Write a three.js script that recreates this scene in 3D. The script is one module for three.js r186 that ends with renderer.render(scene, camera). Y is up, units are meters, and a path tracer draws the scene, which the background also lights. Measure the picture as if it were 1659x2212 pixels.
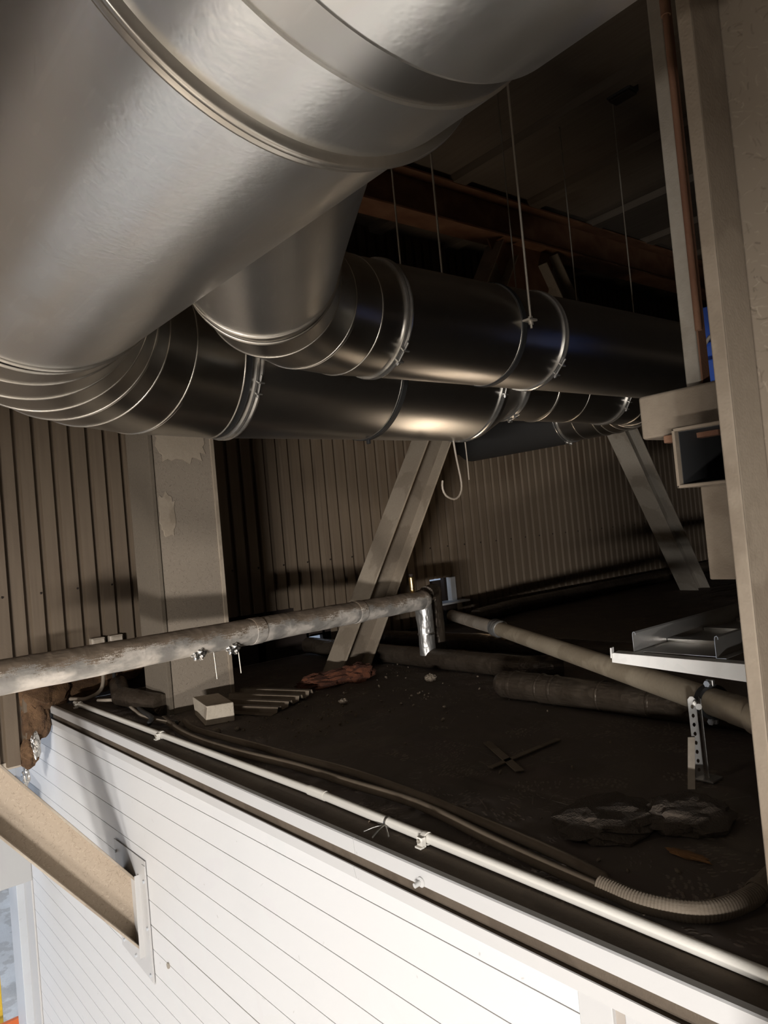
import * as THREE from 'three';
import { RoundedBoxGeometry } from 'three/addons/geometries/RoundedBoxGeometry.js';
import { mergeGeometries } from 'three/addons/utils/BufferGeometryUtils.js';
import { RectAreaLightUniformsLib } from 'three/addons/lights/RectAreaLightUniformsLib.js';

// ------------------------------------------------------------------ camera, sky, lights, exposure
// origin = camera; +X runs right along the corrugated back wall, -Z runs away along the white partition wall
const V = (x, y, z) => new THREE.Vector3(x, y, z);
const scene = new THREE.Scene();
const camera = new THREE.PerspectiveCamera(69.2, 1659 / 2212, 0.02, 200);
camera.quaternion.setFromRotationMatrix(new THREE.Matrix4().makeBasis(
  V(0.77300202, -0.09160248, 0.62775542), V(0.05362072, 0.99541365, 0.07922423), V(-0.63213345, -0.0275798, 0.77436855)));
camera.position.set(0, 0, 0);
scene.add(camera);
const renderer = new THREE.WebGLRenderer({ antialias: true });
renderer.toneMapping = THREE.LinearToneMapping;
renderer.toneMappingExposure = 1.0;
renderer.shadowMap.enabled = true;
scene.background = new THREE.Color().setRGB(0.62, 0.74, 0.95);          // even blue daylight outside, reaches in below and through the back wall only
scene.backgroundIntensity = 1.25;
scene.environment = null;
RectAreaLightUniformsLib.init();
const LIGHTS = [];
function areaLight(color, intensity, w, h, pos, target) {
  const l = new THREE.RectAreaLight(color, intensity, w, h); l.position.copy(pos); l.lookAt(target); scene.add(l); LIGHTS.push(l); return l;
}
const KEY = { pos: V(-4.85, -0.62, 3.44), target: V(1.6, -0.8, -3.0), w: 1.2, h: 0.14, color: 0xfffcfa, power: 1330 };  // out of view at left, placed to light the white wall and column
const KEY2 = { pos: V(-6.0, -2.5, 2.6), target: V(1.6, -1.2, -3.0), w: 1.2, h: 0.25, color: 0xfffaf5, power: 390 };  // lower unseen lamp, placed to light pipe undersides and the slanting beam
for (const k of [KEY, KEY2]) areaLight(k.color, k.power, k.w, k.h, k.pos, k.target);
const BAYS = [[-3.4, 2.05, 1.6, 14], [-4.2, 2.05, -2.2, 24], [-2.2, 2.05, 4.8, 10]];  // unseen hall lamps, placed to light the roof deck and floor
const LOWS = [[-1.9, -2.4, -3.1, 85]];  // unseen low lamp, placed to brighten the floor and lower white wall
for (const [x, y, z, p] of [...BAYS, ...LOWS]) areaLight(0xfff6ee, p, 1.2, 0.3, V(x, y - 0.02, z), V(x, y - 3, z));

const GAP = { x: 3.62, y: -0.845, z: -3.0, w: 0.12, l: 0.8 };      // unseen strip light in a roof deck gap, placed to light the duct undersides
areaLight(0xffe4c4, 17, GAP.w, GAP.l, V(GAP.x, GAP.y + 0.012, GAP.z), V(GAP.x, 2, GAP.z));

// ------------------------------------------------------------------ helpers
let seed = 7; const rnd = () => { seed = (seed * 1664525 + 1013904223) >>> 0; return seed / 4294967296; };
const rr = (a, b) => a + (b - a) * rnd();
const names = {};
const numbered = n => { const k = names[n] = (names[n] ?? -1) + 1; return k ? `${n}_${String(k).padStart(3, '0')}` : n; };
function tag(o, label, category, group, kind) {
  if (label) o.userData.label = label; if (category) o.userData.category = category;
  if (group) o.userData.group = group; if (kind) o.userData.kind = kind; return o;
}
const sh = m => { m.castShadow = true; m.receiveShadow = true; return m; };
function thing(name, label, category, base, group) { const g = new THREE.Group(); g.name = numbered(name); g.position.copy(base); scene.add(g); return tag(g, label, category, group); }
function struct(name, base = V(0, 0, 0)) { const g = new THREE.Group(); g.name = name; g.position.copy(base); scene.add(g); return tag(g, null, null, null, 'structure'); }
function rootPos(o) { const p = V(0, 0, 0); while (o && o !== scene) { p.add(o.position); o = o.parent; } return p; }
function clean(g) { if (!g.attributes.normal) g.computeVertexNormals(); if (g.index) g = g.toNonIndexed(); for (const k of Object.keys(g.attributes)) if (!['position', 'normal', 'uv'].includes(k)) g.deleteAttribute(k); g.groups = []; return g; }
function part(name, geoms, mat, parent) {           // geometry given in world coordinates, stored relative to its thing
  let g = Array.isArray(geoms) ? (geoms.length > 1 ? mergeGeometries(geoms.map(clean)) : geoms[0]) : geoms;
  const p = rootPos(parent); g.translate(-p.x, -p.y, -p.z);
  const m = sh(new THREE.Mesh(g, mat)); m.name = name; parent.add(m); return m;
}
function solo(name, geoms, mat, label, category, group) {
  let g = Array.isArray(geoms) ? (geoms.length > 1 ? mergeGeometries(geoms.map(clean)) : geoms[0]) : geoms;
  g.computeBoundingBox(); const b = g.boundingBox, c = V((b.min.x + b.max.x) / 2, b.min.y, (b.min.z + b.max.z) / 2);
  g.translate(-c.x, -c.y, -c.z); const m = sh(new THREE.Mesh(g, mat)); m.name = numbered(name); m.position.copy(c); scene.add(m);
  return tag(m, label, category, group);
}
function boxUV(g) {
  const P = g.attributes.position, N = g.attributes.normal, uv = new Float32Array(P.count * 2);
  for (let i = 0; i < P.count; i++) {
    const x = P.getX(i), y = P.getY(i), z = P.getZ(i), a = Math.abs(N.getX(i)), b = Math.abs(N.getY(i)), c = Math.abs(N.getZ(i));
    if (a >= b && a >= c) { uv[2 * i] = z; uv[2 * i + 1] = y; } else if (b >= c) { uv[2 * i] = x; uv[2 * i + 1] = z; } else { uv[2 * i] = x; uv[2 * i + 1] = y; }
  }
  g.setAttribute('uv', new THREE.BufferAttribute(uv, 2)); return g;
}
function box(x0, x1, y0, y1, z0, z1, r = 0.002, seg = 1) {
  const w = Math.abs(x1 - x0), h = Math.abs(y1 - y0), d = Math.abs(z1 - z0); r = Math.min(r, w * 0.45, h * 0.45, d * 0.45);
  let g = r > 0 ? new RoundedBoxGeometry(w, h, d, seg, r) : new THREE.BoxGeometry(w, h, d);
  g.translate((x0 + x1) / 2, (y0 + y1) / 2, (z0 + z1) / 2); return boxUV(clean(g));
}
function obox(c, ax, ay, az, w, h, d, r = 0.002, seg = 1) {      // oriented box
  r = Math.min(r, w * 0.45, h * 0.45, d * 0.45);
  const g = boxUV(clean(new RoundedBoxGeometry(w, h, d, seg, r))); return xf(g, new THREE.Matrix4().makeBasis(ax, ay, az).setPosition(c));
}
function frameOf(dir, up = V(0, 1, 0)) { const d = dir.clone().normalize(); if (Math.abs(d.dot(up)) > 0.98) up = V(1, 0, 0); const u = V(0, 0, 0).crossVectors(up, d).normalize(), v = V(0, 0, 0).crossVectors(d, u); return [u, v, d]; }
// surface of revolution: profile = [[radius, along], ...] about the axis through c with direction dir
function rev(c, dir, prof, seg = 64, wob = null) {
  const [u, v, d] = frameOf(dir), pos = [], uv = [], idx = []; let L = 0;
  for (let i = 0; i < prof.length; i++) {
    if (i) L += Math.hypot(prof[i][0] - prof[i - 1][0], prof[i][1] - prof[i - 1][1]);
    for (let j = 0; j <= seg; j++) {
      const a = j / seg * Math.PI * 2, q = wob ? wob(a, prof[i][1], j === seg ? 0 : j, i) : 0, R = prof[i][0] + (prof[i][0] > 1e-6 ? q : 0);
      const p = c.clone().addScaledVector(u, R * Math.cos(a)).addScaledVector(v, R * Math.sin(a)).addScaledVector(d, prof[i][1]);
      pos.push(p.x, p.y, p.z); uv.push(a * Math.max(0.004, Math.max(...prof.map(k => k[0]))), L);
    }
  }
  for (let i = 0; i < prof.length - 1; i++) for (let j = 0; j < seg; j++) { const a = i * (seg + 1) + j, b = a + seg + 1; idx.push(a, a + 1, b, a + 1, b + 1, b); }
  const g = new THREE.BufferGeometry(); g.setAttribute('position', new THREE.Float32BufferAttribute(pos, 3)); g.setAttribute('uv', new THREE.Float32BufferAttribute(uv, 2)); g.setIndex(idx); g.computeVertexNormals();
  // weld the normals along the seam
  const N = g.attributes.normal; for (let i = 0; i < prof.length; i++) { const a = i * (seg + 1), b = a + seg; const n = V(N.getX(a) + N.getX(b), N.getY(a) + N.getY(b), N.getZ(a) + N.getZ(b)).normalize(); N.setXYZ(a, n.x, n.y, n.z); N.setXYZ(b, n.x, n.y, n.z); }
  return g;
}
// split a profile at its corners so that edges stay crisp
function revc(c, dir, prof, seg = 64) { const gs = []; for (let i = 0; i < prof.length - 1; i++) gs.push(rev(c, dir, [prof[i], prof[i + 1]], seg)); return mergeGeometries(gs.map(clean)); }
function rod(p0, p1, r, seg = 12, r1 = r) { const d = p1.clone().sub(p0), L = d.length(); return revc(p0, d, [[0, 0], [r, 0], [r1, L], [0, L]], seg); }
function longpipe(p0, p1, r, seg, rows, wob) { const d = p1.clone().sub(p0), L = d.length(), prof = []; for (let i = 0; i <= rows; i++) prof.push([r, L * i / rows]); const g = [rev(p0, d, prof, seg, wob)]; g.push(rev(p0, d, [[0, 0], [r, 0]], seg), rev(p0, d, [[r, L], [0, L]], seg)); return mergeGeometries(g.map(clean)); }
function tube(pts, r, rad = 10, tens = 0.5, n = 0) {
  const c = new THREE.CatmullRomCurve3(pts, false, 'catmullrom', tens), L = c.getLength(); const seg = n || Math.max(12, Math.round(L / 0.02));
  const g = new THREE.TubeGeometry(c, seg, r, rad); const u = g.attributes.uv; for (let i = 0; i < u.count; i++) u.setXY(i, u.getY(i) * r * 6.283, u.getX(i) * L);
  const caps = [[0, -1], [1, 1]].map(([t, s]) => new THREE.SphereGeometry(r, rad, 6).translate(...c.getPoint(t).toArray())); return mergeGeometries([clean(g), ...caps.map(clean)]);
}
function xf(g, m) { g.applyMatrix4(m); if (m.determinant() < 0) { for (const k of ['position', 'normal', 'uv']) { const a = g.attributes[k]; if (!a) continue; const n = a.itemSize, A = a.array; for (let i = 0; i < A.length; i += 3 * n) for (let q = 0; q < n; q++) { const t = A[i + n + q]; A[i + n + q] = A[i + 2 * n + q]; A[i + 2 * n + q] = t; } } } return g; }
function extrude(pts, ox, ax, ay, az, depth, bevel = 0) {     // polygon in (ax, ay), pushed along az
  const s = new THREE.Shape(pts.map(p => new THREE.Vector2(p[0], p[1])));
  const g = clean(new THREE.ExtrudeGeometry(s, { depth, bevelEnabled: bevel > 0, bevelSize: bevel, bevelThickness: bevel, bevelSegments: 1, bevelOffset: -bevel }));
  return xf(g, new THREE.Matrix4().makeBasis(ax, ay, az).setPosition(ox));
}
const X = V(1, 0, 0), Y = V(0, 1, 0), Z = V(0, 0, 1), NX = V(-1, 0, 0), NZ = V(0, 0, -1);
function thicken(path, t) {                                     // open polyline -> closed thin polygon
  const off = path.map((p, i) => { const a = path[Math.max(0, i - 1)], b = path[Math.min(path.length - 1, i + 1)], dx = b[0] - a[0], dy = b[1] - a[1], l = Math.hypot(dx, dy); return [p[0] - dy / l * t, p[1] + dx / l * t]; });
  return [...path, ...off.reverse()];
}

// ------------------------------------------------------------------ textures
function lattice(n, s) { let q = s * 7919 + 13; const a = new Float32Array(n * n); for (let i = 0; i < n * n; i++) { q = (q * 1664525 + 1013904223) >>> 0; a[i] = q / 4294967296; } return a; }
const lat = {};
function vnoise(u, v, n, s = 1, m = n) {                         // periodic in [0,1)²
  const key = n + ',' + m + ',' + s; const L = lat[key] ??= lattice(Math.max(n, m), s), W = Math.max(n, m); const x = u * n, y = v * m, xi = Math.floor(x), yi = Math.floor(y); let fx = x - xi, fy = y - yi; fx = fx * fx * (3 - 2 * fx); fy = fy * fy * (3 - 2 * fy);
  const g = (i, j) => L[(((j % m) + m) % m) * W + (((i % n) + n) % n)];
  return (g(xi, yi) * (1 - fx) + g(xi + 1, yi) * fx) * (1 - fy) + (g(xi, yi + 1) * (1 - fx) + g(xi + 1, yi + 1) * fx) * fy;
}
function fbm(u, v, n, oct = 4, s = 1) { let a = 0, w = 0.5, t = 0; for (let o = 0; o < oct; o++) { a += w * vnoise(u, v, n << o, s + o); t += w; w *= 0.5; } return a / t; }
const sm = (a, b, x) => { x = Math.min(1, Math.max(0, (x - a) / (b - a))); return x * x * (3 - 2 * x); };
function tex(n, fn, srgb, metres = 1, metresV = metres) {
  const d = new Uint8Array(n * n * 4);
  for (let j = 0; j < n; j++) for (let i = 0; i < n; i++) { const c = fn(i / n, j / n), k = (j * n + i) * 4; for (let q = 0; q < 3; q++) d[k + q] = Math.max(0, Math.min(255, 255 * (c.length ? c[q] : c))); d[k + 3] = 255; }
  const t = new THREE.DataTexture(d, n, n); t.wrapS = t.wrapT = THREE.RepeatWrapping; t.magFilter = THREE.LinearFilter; t.minFilter = THREE.LinearMipmapLinearFilter; t.generateMipmaps = true; if (srgb) t.colorSpace = THREE.SRGBColorSpace; t.repeat.set(1 / metres, 1 / metresV); t.needsUpdate = true; return t;
}
function canvasTex(n, draw, srgb, metres) {
  const c = document.createElement('canvas'); c.width = c.height = n; draw(c.getContext('2d'), n); const t = new THREE.CanvasTexture(c); t.wrapS = t.wrapT = THREE.RepeatWrapping; if (srgb) t.colorSpace = THREE.SRGBColorSpace; t.repeat.set(1 / metres, 1 / metres); return t;
}
// voronoi spangle of galvanised sheet
const SP = []; for (let i = 0; i < 900; i++) SP.push([rnd(), rnd(), rnd()]);
const spg = {}; SP.forEach((p, i) => { const k = Math.floor(p[0] * 20) + ',' + Math.floor(p[1] * 20); (spg[k] ??= []).push(i); });
function spangle(u, v) { let b = 9, w = 0; const cx = Math.floor(u * 20), cy = Math.floor(v * 20); for (let a = -1; a <= 1; a++) for (let c = -1; c <= 1; c++) for (const i of spg[((cx + a + 20) % 20) + ',' + ((cy + c + 20) % 20)] || []) { let dx = Math.abs(SP[i][0] - u), dy = Math.abs(SP[i][1] - v); dx = Math.min(dx, 1 - dx); dy = Math.min(dy, 1 - dy); const d = dx * dx + dy * dy; if (d < b) { b = d; w = SP[i][2]; } } return w; }
const mixc = (a, b, t) => a.map((v, i) => v + (b[i] - v) * t);

const T = {};
T.galvC = tex(512, (u, v) => { const s = spangle(u, v), f = fbm(u, v, 4, 5, 3); return mixc([0.70, 0.69, 0.67], [0.80, 0.79, 0.77], 0.5 * s * 0.4 + 0.6 * f); }, true, 0.6);
T.galvR = tex(512, (u, v) => 0.31 + 0.02 * spangle(u, v) + 0.05 * fbm(u, v, 3, 5, 9), false, 0.6);
T.dullR = tex(512, (u, v) => 0.26 + 0.02 * spangle(u, v) + 0.05 * fbm(u, v, 3, 5, 19), false, 0.6);
T.peel = tex(512, (u, v) => 0.55 * vnoise(u, v, 60, 5) + 0.45 * vnoise(u, v, 140, 6), false, 0.5);
T.ductC = tex(1024, (u, v) => { const f = fbm(u, v, 3, 5, 31), d = sm(0.52, 0.66, fbm(u, v, 5, 6, 37)), sc = sm(0.80, 0.86, vnoise(u * 1, v, 90, 41, 14)); let c = mixc([0.76, 0.75, 0.73], [0.84, 0.83, 0.815], f); c = mixc(c, [0.74, 0.71, 0.67], 0.25 * d); return mixc(c, [0.9, 0.89, 0.86], 0.10 * sc); }, true, 0.9);
T.dustC = tex(1024, (u, v) => { const f = fbm(u, v, 4, 6, 51), p = sm(0.50, 0.58, fbm(u, v, 6, 5, 57)); let c = mixc([0.60, 0.55, 0.49], [0.70, 0.66, 0.60], f); return mixc(c, [0.48, 0.43, 0.37], 0.35 * p + 0.15 * vnoise(u, v, 128, 3)); }, true, 1.1);
T.grain = tex(512, (u, v) => 0.6 * fbm(u, v, 24, 4, 61) + 0.4 * vnoise(u, v, 170, 63), false, 0.4);
T.corrC = tex(1024, (u, v) => { const f = fbm(u, v, 4, 5, 71), st = vnoise(u, v, 160, 73, 6), p = sm(0.55, 0.7, fbm(u, v, 3, 5, 77)); let c = mixc([0.47, 0.42, 0.36], [0.57, 0.52, 0.45], 0.6 * f + 0.4 * st); return mixc(c, [0.40, 0.32, 0.25], 0.35 * p); }, true, 1.7);
T.rustC = tex(512, (u, v) => mixc([0.36, 0.22, 0.15], [0.50, 0.38, 0.29], fbm(u, v, 5, 6, 81)), true, 0.5);
T.panelC = canvasTex(1024, (g, n) => {
  g.fillStyle = '#f3f2f0'; g.fillRect(0, 0, n, n);
  for (let i = 0; i < 60; i++) { g.globalAlpha = rr(0.015, 0.05); g.fillStyle = rnd() < 0.5 ? '#d8cfc4' : '#ffffff'; g.beginPath(); g.ellipse(rr(0, n), rr(0, n), rr(10, 90), rr(6, 30), rr(0, 3), 0, 7); g.fill(); }
  for (let i = 0; i < 34; i++) { g.globalAlpha = rr(0.1, 0.4); g.strokeStyle = '#8d867d'; g.lineWidth = rr(0.6, 1.6); const x = rr(0, n), y = rr(0, n); g.beginPath(); g.moveTo(x, y); g.lineTo(x + rr(-14, 14), y + rr(-10, 10)); g.stroke(); }
  for (let i = 0; i < 26; i++) { g.globalAlpha = rr(0.15, 0.5); g.fillStyle = '#77706a'; g.beginPath(); g.ellipse(rr(0, n), rr(0, n), rr(1, 4), rr(0.6, 1.5), rr(0, 3), 0, 7); g.fill(); }
}, true, 1.9);
T.foilB = tex(1024, (u, v) => { const a = 1 - Math.abs(2 * fbm(u, v, 9, 5, 91) - 1), b = 1 - Math.abs(2 * vnoise(u, v, 40, 95, 14) - 1); return 0.65 * a + 0.35 * b; }, false, 0.5);
// dusty foil: dust settled in ragged patches around the top (u runs around the pipe once per 0.34 m)
function foilDust(cover, s) { return tex(1024, (u, v) => { const top = Math.cos((u - 0.25) * Math.PI * 2), e = fbm(u, v, 6, 6, s) - 0.5, st = vnoise(u, v, 120, s + 3, 30) - 0.5; const k = sm(-0.16, 0.14, top * 0.5 + e * 1.0 + st * 0.3 + (vnoise(u, v, 220, s + 5) - 0.5) * 0.3 - 0.24 + cover); return mixc(mixc([0.60, 0.58, 0.55], [0.86, 0.82, 0.77], sm(0.3, 0.7, fbm(u, v, 7, 5, s + 7))), mixc([0.34, 0.29, 0.23], [0.54, 0.47, 0.40], fbm(u, v, 10, 5, s + 9)), k); }, true, 1); }
function foilDustM(cover, s) { return tex(1024, (u, v) => { const top = Math.cos((u - 0.25) * Math.PI * 2), e = fbm(u, v, 6, 6, s) - 0.5, st = vnoise(u, v, 120, s + 3, 30) - 0.5; const k = sm(-0.16, 0.14, top * 0.5 + e * 1.0 + st * 0.3 + (vnoise(u, v, 220, s + 5) - 0.5) * 0.3 - 0.24 + cover); return [0, 0.42 + 0.5 * k, 0.2 * (1 - k)]; }, false, 1); }
const dirtStroke = (g, n, hi) => {                                // tread prints and scrapes
  for (let i = 0; i < 330; i++) { const x = rr(0, n), y = rr(0, n), a = rr(0, 6.3), rows = 4 + Math.floor(rr(0, 8)), cols = 2 + Math.floor(rr(0, 4)); g.save(); g.translate(x, y); g.rotate(a); g.globalAlpha = rr(0.08, 0.38); g.strokeStyle = hi; g.lineWidth = rr(2, 6); for (let r = 0; r < rows; r++) for (let c = 0; c < cols; c++) { if (rnd() < 0.25) continue; g.beginPath(); const px = c * 18 + rr(-7, 7), py = r * 12 + rr(-5, 5); g.moveTo(px, py); g.quadraticCurveTo(px + 6, py - 5, px + 12, py + rr(-2, 2)); g.stroke(); } g.restore(); }
  for (let i = 0; i < 260; i++) { g.globalAlpha = rr(0.06, 0.3); g.strokeStyle = hi; g.lineWidth = rr(1, 5); const x = rr(0, n), y = rr(0, n), a = rr(0, 6.3), l = rr(10, 90); g.beginPath(); g.moveTo(x, y); g.quadraticCurveTo(x + l * Math.cos(a) * 0.5 + rr(-8, 8), y + l * Math.sin(a) * 0.5 + rr(-8, 8), x + l * Math.cos(a), y + l * Math.sin(a)); g.stroke(); }
  for (let i = 0; i < 1500; i++) { g.globalAlpha = rr(0.1, 0.5); g.fillStyle = hi; const r = rr(0.6, 2.2); g.fillRect(rr(0, n), rr(0, n), r, r); }
};
seed = 1234;
T.dirtC = canvasTex(2048, (g, n) => { g.fillStyle = '#4a423b'; g.fillRect(0, 0, n, n); for (let i = 0; i < 260; i++) { g.globalAlpha = rr(0.03, 0.12); g.fillStyle = rnd() < 0.5 ? '#2e2824' : '#685c50'; g.beginPath(); g.ellipse(rr(0, n), rr(0, n), rr(20, 200), rr(10, 80), rr(0, 3), 0, 7); g.fill(); } dirtStroke(g, n, '#8f8171'); }, true, 2.6);
seed = 1234;
T.dirtB = canvasTex(2048, (g, n) => { g.fillStyle = '#666'; g.fillRect(0, 0, n, n); for (let i = 0; i < 260; i++) { g.globalAlpha = rr(0.03, 0.12); g.fillStyle = rnd() < 0.5 ? '#333' : '#999'; g.beginPath(); g.ellipse(rr(0, n), rr(0, n), rr(20, 200), rr(10, 80), rr(0, 3), 0, 7); g.fill(); } dirtStroke(g, n, '#fff'); }, false, 2.6);
seed = 77;
const coatDraw = (bg, a, b) => (g, n) => { g.fillStyle = bg; g.fillRect(0, 0, n, n); for (let i = 0; i < 9000; i++) { g.globalAlpha = rr(0.15, 0.5); g.strokeStyle = rnd() < 0.5 ? a : b; g.lineWidth = rr(0.8, 2.2); const x = rr(0, n), y = rr(0, n), t = rr(0, 6.3), l = rr(3, 16); g.beginPath(); g.moveTo(x, y); g.quadraticCurveTo(x + l * 0.5 * Math.cos(t) + rr(-4, 4), y + l * 0.5 * Math.sin(t) + rr(-4, 4), x + l * Math.cos(t), y + l * Math.sin(t)); g.stroke(); } };
T.coatC = canvasTex(1024, coatDraw('#8f8477', '#5c5348', '#b3a899'), true, 1.0);
seed = 77;
T.coatB = canvasTex(1024, coatDraw('#808080', '#303030', '#d8d8d8'), false, 1.0);
T.woolC = tex(256, (u, v) => mixc([0.30, 0.21, 0.13], [0.56, 0.43, 0.30], fbm(u, v, 6, 5, 111)), true, 0.25);

const std = (o) => new THREE.MeshStandardMaterial(o);
const lin = (r, g, b) => new THREE.Color().setRGB(r, g, b);
const M = {
  mainDuct: std({ map: T.ductC, color: lin(1.28, 1.3, 1.32), metalness: 0.95, roughness: 1, roughnessMap: T.dullR, bumpMap: T.peel, bumpScale: 0.00016 }),
  duct: std({ map: T.ductC, color: lin(0.82, 0.82, 0.82), metalness: 1, roughness: 0.31 }),
  gore: std({ map: T.ductC, color: lin(0.9, 0.89, 0.86), metalness: 1, roughness: 0.29 }),
  seam: std({ map: T.galvC, color: lin(1, 0.96, 0.9), metalness: 0.9, roughness: 0.9, roughnessMap: T.galvR }),
  clamp: std({ map: T.galvC, metalness: 0.85, roughness: 0.7, roughnessMap: T.galvR }),
  gasket: std({ color: lin(0.02, 0.02, 0.02), roughness: 0.6 }),
  galv: std({ map: T.galvC, color: lin(0.95, 0.95, 0.95), metalness: 0.75, roughness: 1, roughnessMap: T.dullR, bumpMap: T.peel, bumpScale: 0.00016 }),
  rodM: std({ color: lin(0.55, 0.5, 0.42), metalness: 0.7, roughness: 0.45 }),
  steel: std({ map: T.dustC, roughness: 0.8, bumpMap: T.grain, bumpScale: 0.0006 }),
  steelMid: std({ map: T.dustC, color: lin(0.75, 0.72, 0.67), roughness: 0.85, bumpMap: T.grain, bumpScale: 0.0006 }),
  galvBright: std({ map: T.galvC, color: lin(1.25, 1.25, 1.25), metalness: 0.35, roughness: 0.6}),
  steelBrown: std({ map: T.dustC, color: lin(0.5, 0.47, 0.43), roughness: 0.85, bumpMap: T.grain, bumpScale: 0.0006 }),
  coatShaded: std({ map: T.coatC, color: lin(0.4, 0.38, 0.34), roughness: 0.95, bumpMap: T.coatB, bumpScale: 0.003 }),
  coatBrown: std({ map: T.coatC, color: lin(0.6, 0.57, 0.52), roughness: 0.95, bumpMap: T.coatB, bumpScale: 0.0015 }),
  steelGrey: std({ map: T.dustC, color: lin(0.75, 0.78, 0.8), roughness: 0.75, bumpMap: T.grain, bumpScale: 0.0005 }),
  coat: std({ map: T.coatC, color: lin(0.72, 0.70, 0.66), roughness: 0.95, bumpMap: T.coatB, bumpScale: 0.004 }),
  coatFine: std({ map: T.coatC, color: lin(1.45, 1.40, 1.32), roughness: 0.95, bumpMap: T.coatB, bumpScale: 0.003 }),
  rust: std({ map: T.rustC, roughness: 0.8, metalness: 0.1, bumpMap: T.grain, bumpScale: 0.0008 }),
  primer: std({ map: T.rustC, color: lin(1.2, 1.25, 1.25), roughness: 0.5, bumpMap: T.grain, bumpScale: 0.0004 }),
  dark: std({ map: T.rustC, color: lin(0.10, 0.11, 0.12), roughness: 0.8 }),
  corr: std({ map: T.corrC, color: lin(0.50, 0.455, 0.41), roughness: 0.62, bumpMap: T.grain, bumpScale: 0.0004 }),
  ceil: std({ map: T.corrC, color: lin(0.55, 0.55, 0.56), roughness: 0.8 }),
  panel: std({ map: T.panelC, color: lin(0.68, 0.68, 0.68), roughness: 0.42 }),
  groove: std({ color: lin(0.34, 0.30, 0.26), roughness: 0.8 }),
  trim: std({ map: T.panelC, color: lin(0.54, 0.535, 0.53), roughness: 0.35 }),
  trimGrey: std({ map: T.panelC, color: lin(0.55, 0.58, 0.62), roughness: 0.4 }),
  dirt: std({ map: T.dirtC, color: lin(1.3, 1.26, 1.22), roughness: 0.85, bumpMap: T.dirtB, bumpScale: 0.004 }),
  dirtPlain: std({ map: T.dustC, color: lin(0.26, 0.23, 0.2), roughness: 0.9, bumpMap: T.grain, bumpScale: 0.001 }),
  woolTan: std({ map: T.woolC, color: lin(1.3, 1.2, 1.0), roughness: 1 }),
  foil: std({ map: T.galvC, metalness: 1, roughness: 0.34, bumpMap: T.foilB, bumpScale: 0.003 }),
  foilDusty: std({ map: foilDust(0.06, 201), metalness: 1, roughness: 1, metalnessMap: null, bumpMap: T.foilB, bumpScale: 0.0025 }),
  foilDark: std({ map: T.dustC, color: lin(0.22, 0.2, 0.185), metalness: 0.6, roughness: 0.36, bumpMap: T.foilB, bumpScale: 0.004 }),
  pvc: std({ map: T.dustC, color: lin(1.15, 1.12, 1.02), roughness: 0.5 }),
  conduit: std({ map: T.panelC, color: lin(0.80, 0.77, 0.70), roughness: 0.4, bumpMap: T.grain, bumpScale: 0.0003 }),
  hose: std({ map: T.dustC, color: lin(0.42, 0.38, 0.33), roughness: 0.85 }),
  cableBlack: std({ color: lin(0.03, 0.03, 0.03), roughness: 0.45 }),
  cableWhite: std({ map: T.dustC, color: lin(1.1, 1.1, 1.1), roughness: 0.45 }),
  brass: std({ color: lin(0.75, 0.52, 0.22), metalness: 1, roughness: 0.3 }),
  wool: std({ map: T.woolC, color: lin(0.6, 0.6, 0.62), roughness: 1, bumpMap: T.grain, bumpScale: 0.006 }),
  woolGrey: std({ map: T.dustC, color: lin(0.2, 0.18, 0.165), roughness: 1, bumpMap: T.grain, bumpScale: 0.004 }),
  woolRed: std({ map: T.woolC, color: lin(0.48, 0.27, 0.22), roughness: 1, bumpMap: T.grain, bumpScale: 0.005 }),
  concrete: std({ map: T.dustC, color: lin(1.25, 1.25, 1.22), roughness: 0.95, bumpMap: T.coatB, bumpScale: 0.006 }),
  floorM: std({ map: T.dustC, color: lin(1.9, 2.1, 2.4), roughness: 0.6 }),
  floorD: std({ map: T.dustC, color: lin(0.22, 0.2, 0.19), roughness: 0.6 }),
  casing: std({ map: T.panelC, color: lin(0.42, 0.425, 0.43), roughness: 0.5 }),
  foilBright: std({ map: T.galvC, metalness: 0.85, roughness: 0.45, bumpMap: T.foilB, bumpScale: 0.004 }),
  blue: std({ color: lin(0.04, 0.12, 0.55), roughness: 0.4 }),
  yellow: std({ color: lin(0.85, 0.55, 0.05), roughness: 0.5 }),
  orange: std({ color: lin(0.75, 0.16, 0.04), roughness: 0.5 }),
  red: std({ color: lin(0.6, 0.03, 0.04), roughness: 0.5 }),
  white: std({ color: lin(0.8, 0.8, 0.8), roughness: 0.5 }),
  film: std({ color: lin(0.25, 0.32, 0.42), roughness: 0.3 }),
  lampGlow: std({ color: 0xffffff, emissive: 0xffeedd, emissiveIntensity: 4 }),
};
{ const mr = foilDustM(0.06, 201); M.foilDusty.metalnessMap = mr; M.foilDusty.roughnessMap = mr; const k = 1 / 0.339; for (const t of [M.foilDusty.map, mr]) t.repeat.set(k, 1 / 0.6); }

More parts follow.
